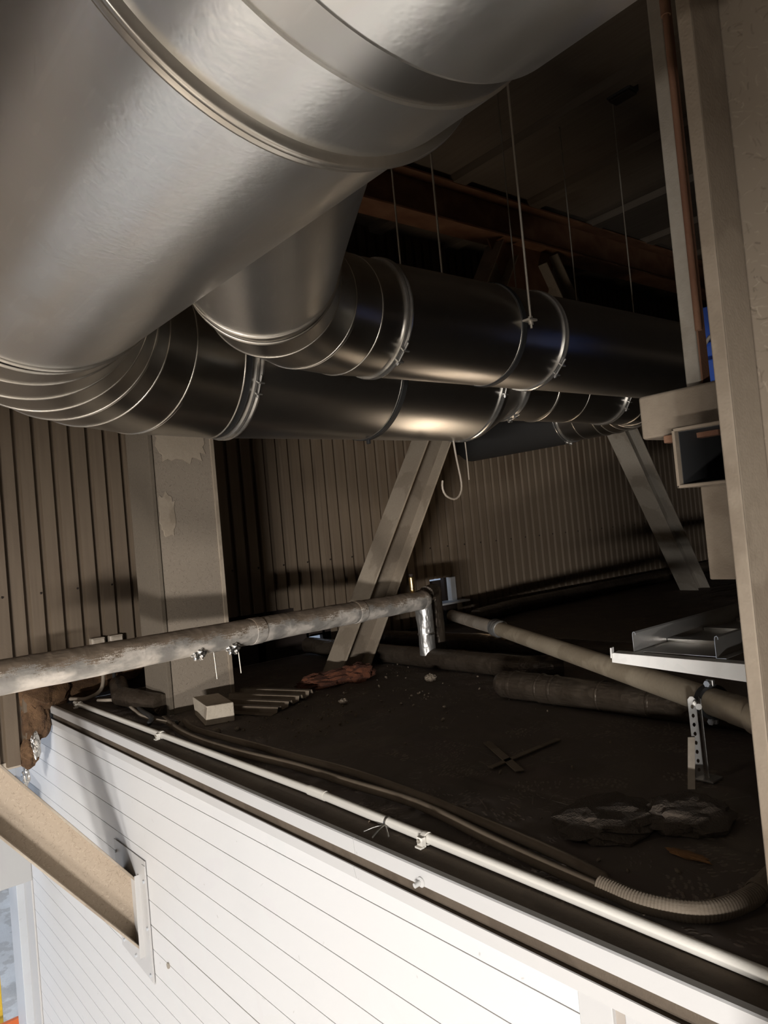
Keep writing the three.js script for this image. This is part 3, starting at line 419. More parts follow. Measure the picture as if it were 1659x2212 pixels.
{ // bracket group just behind it
  const p = thing('steel_post', 'grey square post with rusty edge hanging from the ceiling onto the box beam', 'post', V(1.28, 0.2, -0.65)); part('post_tube', [box(1.262, 1.294, 0.205, CEIL, -0.668, -0.640, 0.004, 2)], M.steelGrey, p); part('rust_edge', [box(1.265, 1.292, 0.205, CEIL, -0.641, -0.637, 0.001)], M.rust, p);
  const rp = thing('rusty_pipe', 'thin rusty pipe running down between grey post and near column', 'pipe', V(1.256, 0.3, -0.631)); part('pipe', [rod(V(1.256, 0.30, -0.631), V(1.256, CEIL, -0.631), 0.006, 12)], M.rust, rp); part('pipe_coupling', [rod(V(1.256, 0.86, -0.631), V(1.256, 0.89, -0.631), 0.0085, 12)], M.rust, rp);
  const b = thing('box_beam', 'dusty brown square steel beam stub below the grey post', 'beam', V(1.28, 0.1, -0.5)); part('beam_body', [box(1.235, 1.335, 0.125, 0.205, -0.748, 0.6, 0.006, 2)], M.steelBrown, b);
  part('angle_plate', [box(1.225, 1.245, 0.112, 0.126, -0.70, -0.60, 0.002)], M.rust, b);
  // square tube, open end facing the camera side
  const s = thing('square_tube', 'open square steel tube with rusty edges, shade painted black inside, beside the near column', 'tube', V(1.25, 0.02, -0.6)); const x0 = 1.155, x1 = 1.9, y0 = 0.028, y1 = 0.128, z0 = -0.645, z1 = -0.535, k = 0.006;
  part('tube_wall', [box(x0, x1, y1 - k, y1, z0, z1, 0.002), box(x0, x1, y0, y0 + k, z0, z1, 0.002), box(x0, x1, y0, y1, z0, z0 + k, 0.002), box(x0, x1, y0, y1, z1 - k, z1, 0.002)], M.steelBrown, s); part('painted_shade_inside', [box(x0 + 0.012, x1, y1 - k - 0.001, y1 - k, z0 + k, z1 - k, 0), box(x0 + 0.012, x1, y0 + k, y0 + k + 0.001, z0 + k, z1 - k, 0), box(x0 + 0.012, x1, y0 + k, y1 - k, z0 + k, z0 + k + 0.001, 0), box(x0 + 0.012, x1, y0 + k, y1 - k, z1 - k - 0.001, z1 - k, 0), box(x1 - 0.02, x1, y0, y1, z0, z1, 0)], M.gasket, s);  // inner walls and end coloured black to stand for the shade inside
  const pl = thing('hanging_plate', 'dusty flat steel plate hanging below the open square tube', 'plate', V(1.25, -0.14, -0.6)); part('plate', [box(1.26, 1.275, -0.135, 0.03, -0.66, -0.53, 0.003)], M.steelBrown, pl);
}

// ------------------------------------------------------------------ foil pipes and services on the roof of the white room
const crumple = (s, amp) => (a, l, j) => amp * (fbm((a / 6.28318) % 1, ((l * 1.6) % 1 + 1) % 1, 7, 4, s) - 0.5) * 2;
{ const dir = V(0.959, -0.03, -0.282).normalize(), end = V(2.83, -0.405, -3.2), st = end.clone().addScaledVector(dir, -3.3);
  const t = thing('insulated_pipe', 'long foil wrapped pipe crossing in front of the wide column, dusty on top', 'pipe', V(1.6, -0.46, -2.8));
  part('foil_jacket', [longpipe(st, end, 0.054, 40, 240, crumple(401, 0.0022))], M.foilDusty, t);
  for (const s of [0.62, 1.35, 2.55]) part('joint_tape', [rev(end.clone().addScaledVector(dir, -s), dir, [[0.054, -0.03], [0.0562, -0.028], [0.0562, 0.028], [0.054, 0.03]], 40, crumple(411, 0.0015))], M.foilDusty, t);
  // torn tape knots with wire ends
  for (const [s, a] of [[1.66, -0.4], [1.48, -0.9]]) { const p = end.clone().addScaledVector(dir, -s).add(V(-0.02, -0.035 + 0.012 * a, 0.042)); const g = new THREE.IcosahedronGeometry(0.02, 4); const P = g.attributes.position; for (let i = 0; i < P.count; i++) { const v = V(P.getX(i), P.getY(i), P.getZ(i)), n = v.clone().normalize(); const f = 0.7 + 0.9 * vnoise((n.x + 1) / 2.01, (n.y + 1 + n.z * 0.4) / 3, 9, 421); P.setXYZ(i, v.x * f * 1.2, v.y * f, v.z * f * 0.8); } g.computeVertexNormals(); boxUV(g); g.translate(p.x, p.y, p.z); part('tape_knot', g, M.foil, t); }
  for (const s of [1.60, 1.47]) { const p = end.clone().addScaledVector(dir, -s).add(V(0, -0.05, 0.03)); part('wire_end', [rod(p, p.clone().add(V(0.004, -0.105, 0)), 0.0026, 6)], M.rodM, t); }
  part('end_cap', [rev(end.clone(), dir, [[0.056, -0.03], [0.058, 0], [0.05, 0.035], [0.03, 0.052], [0, 0.056]], 40, crumple(431, 0.003))], M.foilDusty, t);
  part('drop_leg', [longpipe(V(2.85, -0.40, -3.21), V(2.85, -0.72, -3.21), 0.048, 48, 60, crumple(441, 0.007))], M.foilBright, t); part('leg_band', [rev(V(2.85, -0.60, -3.21), Y, [[0.049, -0.006], [0.0505, 0], [0.049, 0.006]], 36)], M.foil, t);
  const v = thing('relief_valve', 'small brass valve standing on the far end of the foil pipe', 'valve', V(2.745, -0.352, -3.175)); part('valve_body', [rev(V(2.745, -0.356, -3.175), Y, [[0.0, 0], [0.011, 0], [0.011, 0.012], [0.015, 0.014], [0.015, 0.028], [0.012, 0.030], [0.0155, 0.034], [0.0155, 0.088], [0.012, 0.092], [0, 0.092]], 20)], M.brass, v); part('valve_cap', [rev(V(2.745, -0.264, -3.175), Y, [[0.009, 0], [0.009, 0.008], [0.013, 0.009], [0.013, 0.018], [0, 0.019]], 16)], M.dark, v);
  const u = thing('insulated_pipe', 'second foil wrapped drop pipe close behind the bright vertical one', 'pipe', V(3.06, -0.8, -3.35)); part('drop_leg', [longpipe(V(3.06, -0.385, -3.35), V(3.06, -0.73, -3.35), 0.05, 32, 60, crumple(451, 0.003))], M.foilDark, u); part('top_elbow', [rev(V(3.06, -0.385, -3.35), Y, [[0.05, 0], [0.047, 0.02], [0.03, 0.042], [0, 0.05]], 32, crumple(453, 0.003)), longpipe(V(2.93, -0.385, -3.27), V(3.06, -0.385, -3.35), 0.047, 28, 12, crumple(455, 0.002))], M.foilDark, u);
}
const lying = (name, label, pts, r, mat, s, cap = true) => { const t = thing(name, label, 'pipe', V(pts[0].x, ROOF, pts[0].z)); for (let i = 0; i < pts.length - 1; i++) part('foil_jacket', [longpipe(pts[i], pts[i + 1], r, 36, Math.max(20, Math.round(pts[i].distanceTo(pts[i + 1]) * 50)), crumple(s + i, 0.004))], mat, t); for (const p of pts.slice(1, -1)) part('joint_tape', [new THREE.SphereGeometry(r * 1.03, 28, 18).translate(p.x, p.y, p.z)], mat, t); return t; };
{ const q = lying('insulated_pipe', 'dark foil wrapped pipe lying on the roof below the bright vertical drop', [V(2.84, -0.74, -4.45), V(2.86, -0.742, -3.2), V(2.87, -0.742, -2.5), V(3.0, -0.745, -2.38)], 0.056, M.foilDark, 501);
  for (const z of [-3.05, -2.95, -2.7]) part('joint_tape', [rev(V(2.865, -0.742, z), Z, [[0.056, -0.012], [0.0585, 0], [0.056, 0.012]], 32, crumple(505, 0.002))], M.foilDark, q);
  const r = lying('insulated_pipe', 'nearest dark insulated pipe with closed foil end, lying below the pale drain pipe', [V(2.515, -0.735, -2.33), V(2.56, -0.74, -1.2)], 0.06, M.foilDark, 511);
  part('end_cap', [rev(V(2.515, -0.735, -2.33), V(-0.04, 0, -1), [[0.061, -0.03], [0.06, 0], [0.048, 0.03], [0.02, 0.045], [0, 0.046]], 36, crumple(515, 0.003))], M.foilDark, r);
  for (const [z, w] of [[-2.27, 0.012], [-2.12, 0.006], [-2.05, 0.008], [-1.82, 0.006], [-1.6, 0.008]]) part('joint_tape', [rev(V(2.515 + (z + 2.33) * 0.04, -0.735 - (z + 2.33) * 0.004, z), Z, [[0.06, -w], [0.064, 0], [0.06, w]], 36, crumple(517, 0.003))], M.foilDark, r);
  lying('insulated_pipe', 'dark insulated pipe lying behind the vertical drops, passing under the pale drain pipe', [V(3.26, -0.74, -4.2), V(3.39, -0.742, -3.2), V(3.43, -0.745, -2.2)], 0.054, M.foilDark, 521);
  lying('insulated_pipe', 'farthest dark insulated pipe with tan end, lying along the foot of the back wall', [V(4.28, -0.735, -4.2), V(4.9, -0.735, -4.33), V(9, -0.74, -4.38)], 0.06, M.foilDark, 531);
  const s = lying('insulated_pipe', 'short crumpled foil pipe stub lying left of the column under the long foil pipe', [V(1.49, -0.74, -4.42), V(1.36, -0.738, -4.0), V(1.42, -0.745, -3.6)], 0.05, M.foilDark, 541); 
}
{ // pale drain pipe
  const far = V(3.265, -0.627, -3.04), near = V(1.70, -0.575, -0.45), t = thing('drain_pipe', 'pale beige plastic drain pipe running from the dark back to the right foreground', 'pipe', V(2.7, -0.7, -2)); const d = near.clone().sub(far).normalize(), tt = 2.95, c = far.clone().addScaledVector(d, tt);
  part('pipe', [longpipe(far, far.clone().addScaledVector(d, 2.41), 0.041, 40, 20)], M.pvc, t); part('pipe', [longpipe(far.clone().addScaledVector(d, 2.33), near, 0.0425, 40, 10)], M.pvc, t); part('socket', [rev(far.clone().addScaledVector(d, 2.43), d, [[0.041, 0], [0.049, 0.004], [0.049, 0.09], [0.0425, 0.094]], 40)], M.pvc, t);
  part('pipe', [longpipe(far.clone().add(V(0.5, -0.02, -0.9)), far, 0.04, 32, 12)], M.steel, t);
  const w = []; for (let i = 0; i < 9; i++) w.push(rev(far.clone().addScaledVector(d, -0.05 + i * 0.013 + rr(-0.003, 0.003)), d.clone().add(V(rr(-0.25, 0.25), rr(-0.25, 0.25), 0)), [[0.04, -0.008], [0.048 + rr(0, 0.006), 0], [0.04, 0.008]], 24, crumple(601 + i, 0.004))); part('wire_wrap', w, M.galv, t);
  const cl = thing('pipe_clamp', 'dark pipe clamp with bolts around the near part of the pale drain pipe', 'clamp', far.clone().addScaledVector(d, 2.22).add(V(0, -0.06, 0))); const cc = far.clone().addScaledVector(d, 2.22);
  part('clamp_ring', [revc(cc, d, [[0.0425, -0.012], [0.052, -0.012], [0.052, 0.012], [0.0425, 0.012]], 40)], M.gasket, cl); for (const s of [1, -1]) { const p = cc.clone().add(V(0, s * 0.056, 0)); part('bolt', [rod(p.clone().add(V(-0.02, 0, 0)), p.clone().add(V(0.02, 0, 0)), 0.005, 8), rod(p.clone().add(V(-0.022, 0, 0)), p.clone().add(V(-0.012, 0, 0)), 0.01, 6), obox(p, X, Y, Z, 0.012, 0.02, 0.022)], M.galv, cl); }
  // perforated strut standing on the roof
  const s = thing('support_strut', 'short galvanised perforated strut holding the pale drain pipe above the roof', 'strut', V(2.045, ROOF, -1.14)); const ax = V(0.62, 0, 0.78), base = V(2.045, ROOF, -1.14), up = V(-0.015, 1, 0).normalize();
  const hole = new THREE.Shape([[-0.011, 0], [0.011, 0], [0.011, 0.235], [0.004, 0.243], [-0.004, 0.243], [-0.011, 0.235]].map(p => new THREE.Vector2(...p))); for (let i = 0; i < 8; i++) { const h = new THREE.Path(); h.absellipse(0, 0.03 + i * 0.0262, 0.0042, 0.006, 0, Math.PI * 2, true); hole.holes.push(h); }
  const g = clean(new THREE.ExtrudeGeometry(hole, { depth: 0.0025, bevelEnabled: false })); const n1 = V(-0.78, 0, 0.62); xf(g, new THREE.Matrix4().makeBasis(ax, up, n1.clone()).setPosition(base.clone().addScaledVector(ax, -0.02))); part('perforated_face', g, M.galv, s);
  part('side_face', [obox(base.clone().addScaledVector(up, 0.118).addScaledVector(ax, 0.005).addScaledVector(n1, -0.012), ax, up, V(0, 0, 0).crossVectors(ax, up), 0.0025, 0.235, 0.028, 0.0008), obox(base.clone().addScaledVector(up, 0.118).addScaledVector(ax, -0.009).addScaledVector(n1, 0.001), ax, up, V(0, 0, 0).crossVectors(ax, up), 0.003, 0.235, 0.003, 0.001)], M.galv, s); part('foot', [box(2.02, 2.08, ROOF + 0.001, ROOF + 0.006, -1.17, -1.11, 0.001)], M.galv, s); part('bolt', [rod(base.clone().add(V(-0.02, 0.225, 0.0)), base.clone().add(V(-0.05, 0.225, 0.024)), 0.009, 12)], M.galv, s);
  const br = thing('flat_bar', 'dusty flat bar leaning against the perforated strut', 'bar', V(1.98, ROOF, -1.15)); part('bar', [obox(V(1.985, ROOF + 0.062, -1.15), V(0.62, 0, 0.78), V(0.36, 0.88, -0.1).normalize(), V(0, 0, 0).crossVectors(V(0.62, 0, 0.78), V(0.36, 0.88, -0.1).normalize()).normalize(), 0.02, 0.145, 0.003, 0.001)], M.steel, br);
}
{ // cable tray on its galvanised cantilever bracket
  const b = thing('tray_bracket', 'bright galvanised bracket arm carrying the cable tray above the drain pipe', 'bracket', V(1.9, -0.47, -1.0)); const p0 = V(1.851, -0.419, -1.285), p1 = V(1.99, -0.455, -0.6), d = p1.clone().sub(p0).normalize(), L = p0.distanceTo(p1), up = V(0, 1, 0).addScaledVector(d, -d.y).normalize(), sd = V(0, 0, 0).crossVectors(up, d).negate();
  const c = p0.clone().addScaledVector(d, L / 2); part('bracket_web', [extrude([[0, -0.016], [L, -0.052], [L, 0.012], [0, 0.010]], p0.clone(), d, up, V(0, 0, 0).crossVectors(d, up), 0.003)], M.galvBright, b); part('bracket_flange', [obox(c.clone().addScaledVector(up, 0.010).add(V(0.018, 0, 0)), d, up, V(0, 0, 0).crossVectors(d, up), L, 0.003, 0.04, 0.001)], M.galvBright, b); part('end_tab', [obox(p0.clone().addScaledVector(up, 0.012), d, up, V(0, 0, 0).crossVectors(d, up), 0.004, 0.03, 0.02, 0.001)], M.galvBright, b);
  const t = thing('cable_tray', 'galvanised cable tray with two curled side rails and slotted bottom, near the right column', 'cable tray', V(2.4, -0.42, -1.13)); const y0 = -0.412;
  const rail = (z, s) => extrude(thicken([[s * 0.028, 0], [0, 0], [0, 0.052], [s * 0.002, 0.058], [s * 0.007, 0.060], [s * 0.011, 0.056], [s * 0.011, 0.050]], -s * 0.0016), V(1.90, y0, z), V(0, 0, 1), Y, X, 2.2);
  part('side_rail', [rail(-1.245, 1)], M.galv, t); part('side_rail', [rail(-1.0, 1)], M.galv, t);
  part('tray_bottom', [box(1.915, 4.1, y0, y0 + 0.0015, -1.243, -1.002, 0)], M.galv, t);
  for (let i = 0; i < 9; i++) part('rung', [box(2.08 + i * 0.22, 2.115 + i * 0.22, y0, y0 + 0.012, -1.243, -1.002, 0.002)], M.galv, t);
}
{ // conduit with clips and cable tie along the edge
  const t = thing('conduit', 'straight off-white conduit pipe running along the roof edge above the white wall', 'conduit', V(1.22, ROOF, -2)); const y = -0.783;
  part('conduit_pipe', [longpipe(V(1.222, y, -4.35), V(1.246, y, -1.99), 0.0125, 24, 30)], M.conduit, t); part('conduit_pipe', [longpipe(V(1.246, y, -1.99), V(1.19, y, 0.6), 0.0130, 24, 30)], M.conduit, t); part('socket', [longpipe(V(1.246, y, -2.02), V(1.246, y, -1.93), 0.0150, 24, 4)], M.conduit, t);
  for (const [x, z] of [[1.232, -1.46], [1.236, -3.17], [1.224, -4.27]]) { const k = part('pipe_clip', [revc(V(x, y, z), Z, [[0.013, -0.008], [0.0165, -0.008], [0.0165, 0.008], [0.013, 0.008]], 20), box(x - 0.026, x - 0.012, ROOF + 0.001, y + 0.010, z - 0.008, z + 0.012, 0.001), box(x - 0.034, x - 0.02, ROOF + 0.001, ROOF + 0.006, z - 0.008, z + 0.014, 0.001)], M.conduit, t); part('screw', [rod(V(x - 0.026, y + 0.001, z + 0.002), V(x - 0.031, y + 0.001, z + 0.002), 0.005, 10)], M.steelGrey, k); }
  const c = thing('cable_tie', 'clear plastic tie with frayed loose ends around the conduit', 'cable tie', V(1.245, ROOF, -1.62)); part('tie_loop', [revc(V(1.238, y, -1.62), Z, [[0.0132, -0.004], [0.0152, -0.004], [0.0152, 0.004], [0.0132, 0.004]], 20)], M.foil, c);
  for (const q of [[-0.06, 0.02], [-0.05, -0.03], [-0.03, 0.05], [0.02, -0.02]]) part('loose_end', [tube([V(1.226, y - 0.004, -1.62), V(1.226 + q[0] * 0.5, y - 0.006, -1.62 + q[1] * 0.5), V(1.226 + q[0], ROOF + 0.004, -1.62 + q[1])], 0.0022, 6)], M.foil, c);
}
{ const hy = -0.782; const pts = [[1.36, -3.45], [1.30, -3.03], [1.306, -2.64], [1.35, -2.26], [1.36, -1.97], [1.372, -1.65], [1.325, -1.33], [1.30, -1.13], [1.285, -0.97]];
  solo('hose', [tube(pts.map(p => V(p[0], hy, p[1])), 0.0145, 14)], M.hose, 'brown dusty hose lying along the roof beside the conduit, nearest to it', 'hose');
  solo('hose', [tube([[1.40, -3.3], [1.365, -3.1], [1.395, -2.62], [1.41, -2.33], [1.43, -2.04], [1.418, -1.69], [1.39, -1.40], [1.36, -1.15], [1.33, -1.0]].map(p => V(p[0], hy, p[1])), 0.0135, 14)], M.hose, 'brown dusty hose lying along the roof, the farther one from the conduit', 'hose');
  // ribbed hose
  const cv = new THREE.CatmullRomCurve3([[1.29, -0.98], [1.286, -0.86], [1.325, -0.775], [1.42, -0.735], [1.56, -0.74], [1.8, -0.70]].map(p => V(p[0], -0.776, p[1]))), n = 420, g = new THREE.TubeGeometry(cv, n, 0.020, 20, false), P = g.attributes.position; for (let i = 0; i <= n; i++) { const c = cv.getPointAt(i / n), k = 1 + 0.035 * Math.sin(i * 1.6); for (let j = 0; j <= 20; j++) { const q = i * 21 + j; P.setXYZ(q, c.x + (P.getX(q) - c.x) * k, c.y + (P.getY(q) - c.y) * k, c.z + (P.getZ(q) - c.z) * k); } } g.computeVertexNormals();
  const rh = thing('ribbed_hose', 'thick beige ribbed flexible hose curving away at lower right', 'hose', V(1.4, ROOF, -0.75)); part('hose_body', g, M.steelBrown, rh); part('strap', [rev(cv.getPointAt(0.52), cv.getTangentAt(0.52), [[0.022, -0.012], [0.0235, -0.01], [0.0235, 0.01], [0.022, 0.012]], 20)], M.hose, rh);
}
{ // cables at the left end of the roof
  const C = (m, l, pts, r) => solo('cable', [tube(pts.map(p => V(...p)), r, 10)], m, l, 'cable');
  C(M.cableWhite, 'pale cable sweeping down from the wall socket behind the foil pipe', [[1.41, -0.5, -4.44], [1.41, -0.62, -4.42], [1.38, -0.74, -4.38], [1.29, -0.775, -4.36], [1.22, -0.77, -4.42]], 0.011);
  C(M.cableBlack, 'black cable looping across the roof corner left of the column', [[1.47, -0.5, -4.45], [1.47, -0.68, -4.42], [1.40, -0.77, -4.25], [1.36, -0.775, -3.95], [1.33, -0.78, -3.6], [1.36, -0.78, -3.3]], 0.011);
  C(M.cableWhite, 'twisted white cable beside the black one in front of the column', [[1.30, -0.77, -4.2], [1.36, -0.76, -4.0], [1.335, -0.775, -3.75], [1.31, -0.775, -3.55], [1.345, -0.78, -3.3]], 0.009);
  C(M.cableBlack, 'short black cable with cut pale end lying near the concrete block', [[1.38, -0.775, -3.85], [1.33, -0.765, -3.62], [1.30, -0.76, -3.44], [1.272, -0.775, -3.40]], 0.012);
}
for (const [x, l] of [[1.37, 'left pale switch box on the corrugated wall above the foil pipe'], [1.475, 'right pale switch box on the corrugated wall above the foil pipe']]) { const t = thing('switch_box', l, 'switch', V(x + 0.04, -0.56, WZ + 0.04)); part('box_body', [box(x, x + 0.08, -0.56, -0.458, WZ, WZ + 0.055, 0.008, 2)], M.cableWhite, t); part('box_cover', [box(x + 0.008, x + 0.072, -0.55, -0.466, WZ + 0.054, WZ + 0.062, 0.003)], M.cableWhite, t); }
{ // concrete block chunk, broken on its left face
  const g = new RoundedBoxGeometry(0.13, 0.088, 0.28, 24, 0.006); const P = g.attributes.position; for (let i = 0; i < P.count; i++) { const x = P.getX(i), y = P.getY(i), z = P.getZ(i), n = vnoise((z + 1) / 2, (y + 1) / 2, 110, 701) + 0.6 * vnoise((z + 1) / 2, (y + 1) / 2, 240, 707) - 0.8; if (x < -0.05) P.setX(i, x + 0.022 * n); P.setY(i, y + 0.008 * (vnoise((x + 1) / 2, (z + 1) / 2, 60, 703) - 0.5)); } g.computeVertexNormals(); boxUV(g);
  g.rotateY(-0.22); g.translate(1.545, ROOF + 0.046, -3.30); solo('concrete_block', [clean(g)], M.concrete, 'broken pale concrete block lying at the foot of the wide column', 'block');
}
function lump(c, sx, sy, sz, s, rough = 0.5, det = 5) { const g = new THREE.IcosahedronGeometry(1, det); const P = g.attributes.position; for (let i = 0; i < P.count; i++) { const v = V(P.getX(i), P.getY(i), P.getZ(i)); const f = 1 - rough / 2 + rough * (0.6 * vnoise((v.x + 1.2) / 2.5, (v.y + 1.2 + v.z * 0.7) / 4.2, 7, s) + 0.4 * vnoise((v.z + 1.2) / 2.5, (v.y + 1.2 + v.x * 0.7) / 4.2, 22, s + 1)); P.setXYZ(i, c.x + v.x * sx * f, c.y + v.y * sy * f, c.z + v.z * sz * f); } g.computeVertexNormals(); return boxUV(clean(g)); }
{ solo('insulation_scrap', [lump(V(2.28, ROOF + 0.02, -3.42), 0.2, 0.05, 0.09, 711, 1.0), lump(V(2.45, ROOF + 0.03, -3.36), 0.1, 0.05, 0.07, 715, 1.1)], M.woolRed, 'reddish torn mineral wool heaped at the foot of the middle diagonal brace', 'insulation');
  solo('insulation_scrap', [lump(V(1.62, ROOF + 0.015, -1.18), 0.16, 0.03, 0.13, 721, 0.7), lump(V(1.74, ROOF + 0.02, -1.03), 0.12, 0.035, 0.1, 723, 0.75)], M.woolGrey, 'grey matted insulation lump lying on the dusty roof at right', 'insulation');
  solo('insulation_scrap', [lump(V(1.557, ROOF + 0.008, -0.93), 0.013, 0.007, 0.055, 731, 0.7)], M.woolTan, 'small yellow sliver lying on the roof near the ribbed hose', 'scrap');
  // torn brown wool between corrugated wall and white wall
  const t = thing('torn_insulation', 'torn brown mineral wool bulging below the corrugated wall at left', 'insulation', V(1.15, -1.1, -4.5));
  part('wool_slab', [lump(V(1.12, -0.72, WZ - 0.03), 0.14, 0.13, 0.07, 741, 0.6), lump(V(1.4, -0.68, WZ - 0.03), 0.25, 0.11, 0.06, 743, 0.6), lump(V(1.06, -0.86, WZ - 0.02), 0.075, 0.13, 0.05, 745, 0.6), lump(V(1.01, -1.04, WZ - 0.02), 0.05, 0.08, 0.045, 747, 0.6)], M.wool, t);
  part('torn_foil', [lump(V(1.035, -1.0, WZ + 0.01), 0.03, 0.07, 0.03, 749, 1.1), lump(V(0.99, -1.17, WZ - 0.05), 0.02, 0.06, 0.03, 751, 1.1)], M.foil, t);
  // offcut of corrugated sheet lying on the roof
  const pth = []; for (let i = 0; i < 4; i++) { const x = i * 0.1; pth.push([x, 0], [x + 0.05, 0.0], [x + 0.06, 0.022], [x + 0.085, 0.022], [x + 0.095, 0]); } const a = V(0.55, 0.02, -0.28).normalize(), dd = V(-0.2, 0.02, -0.62).normalize(), uu = V(0, 0, 0).crossVectors(dd, a).normalize(); if (uu.y < 0) uu.negate();
  const og = extrude(thicken(pth, 0.0014), V(1.53, ROOF + 0.012, -3.44), a, uu, V(0, 0, 0).crossVectors(a, uu), 0.42); solo('sheet_offcut', [og], M.hose, 'offcut of corrugated sheet lying on the roof right of the column', 'metal sheet');
  for (const [p, q, w, l] of [[V(1.75, 0, -1.72), V(2.12, 0, -1.73), 0.022, 'long thin strip lying in the dust in the middle of the roof'], [V(1.78, 0, -1.62), V(1.95, 0, -1.92), 0.03, 'short flat strip lying in the dust, crossing behind the long thin one']]) { const d = q.clone().sub(p), L = d.length(); d.normalize(); const c = p.clone().add(q).multiplyScalar(0.5).setY(ROOF + 0.007); solo('flat_strip', [obox(c, d, Y, V(0, 0, 0).crossVectors(d, Y), L, 0.004, w, 0.001)], M.hose, l, 'strip'); }
  solo('insulation_scrap', [lump(V(3.36, ROOF + 0.05, -3.62), 0.13, 0.04, 0.07, 781, 1.0)], M.woolTan, 'bright tan scrap of wool between the dark pipes right of the vertical drops', 'insulation');
  // crumbs and grit
  seed = 4242; const gg = new THREE.IcosahedronGeometry(1, 0), im = new THREE.InstancedMesh(gg, M.hose, 900), mm = new THREE.Matrix4(), qq = new THREE.Quaternion(), ee = new THREE.Euler();
  for (let i = 0; i < 900; i++) { const near = rnd() < 0.5; const x = near ? rr(1.5, 2.4) : rr(1.22, 3.2), z = near ? rr(-3.4, -2.6) : rr(-3.9, -0.6), s = Math.pow(rnd(), 5) * 0.007 + 0.0008; qq.setFromEuler(ee.set(rr(0, 6), rr(0, 6), rr(0, 6))); mm.compose(V(x, ROOF + 0.003 + s * 0.3, z), qq, V(s * rr(0.7, 1.6), s * 0.7, s)); im.setMatrixAt(i, mm); } im.name = 'grit'; tag(sh(im), 'fine crumbs and grit scattered over the dusty roof', 'debris', null, 'stuff'); scene.add(im);
  for (const [x, z, s, l] of [[1.42, -3.02, 0.022, 'small grey rubble lump just right of the concrete block'], [1.50, -2.98, 0.014, 'smaller rubble crumb beside the rubble lump by the block'], [2.05, -2.95, 0.022, 'pale chip lying in front of the reddish wool'], [2.62, -2.95, 0.03, 'grey torn scrap lying below the dark foil pipe']]) solo('rubble', [lump(V(x, ROOF + s * 0.5, z), s, s * 0.7, s * 0.9, 760 + Math.round(x * 10), 0.8, 3)], M.steelBrown, l, 'rubble');
}
{ // stud with washer in the flashing
  const t = thing('wall_bolt', 'round bolt with washer on the white flashing above the panels', 'bolt', V(WX - 0.01, -0.842, -1.38)); part('washer', [rod(V(WX - 0.01, -0.832, -1.375), V(WX - 0.014, -0.832, -1.375), 0.012, 20)], M.trim, t); part('bolt_head', [rod(V(WX - 0.013, -0.834, -1.378), V(WX - 0.03, -0.836, -1.38), 0.006, 12)], M.trim, t);
  const h = thing('wall_plug', 'plugged drill hole in the white wall right of the slanting beam', 'plug', V(WX, -1.69, -3.06)); part('plug', [rod(V(WX + 0.002, -1.688, -3.062), V(WX - 0.006, -1.688, -3.062), 0.012, 10)], M.steelGrey, h);
}
{ // hanging cable below the lower duct, dark hook of wire
  const z = -2.75; solo('cable_loop', [tube([V(2.75, 0.50, z), V(2.765, 0.36, z), V(2.785, 0.22, z), V(2.765, 0.16, z), V(2.72, 0.14, z), V(2.665, 0.16, z), V(2.645, 0.2, z), V(2.65, 0.235, z)], 0.0055, 8)], M.cableWhite, 'pale cable hanging in a loop below the lower duct', 'cable');
  solo('wire_end', [tube([V(2.84, 0.49, z), V(2.845, 0.34, z), V(2.845, 0.24, z)], 0.0035, 6)], M.cableWhite, 'thin wire hanging straight down right of the cable loop', 'wire');
}
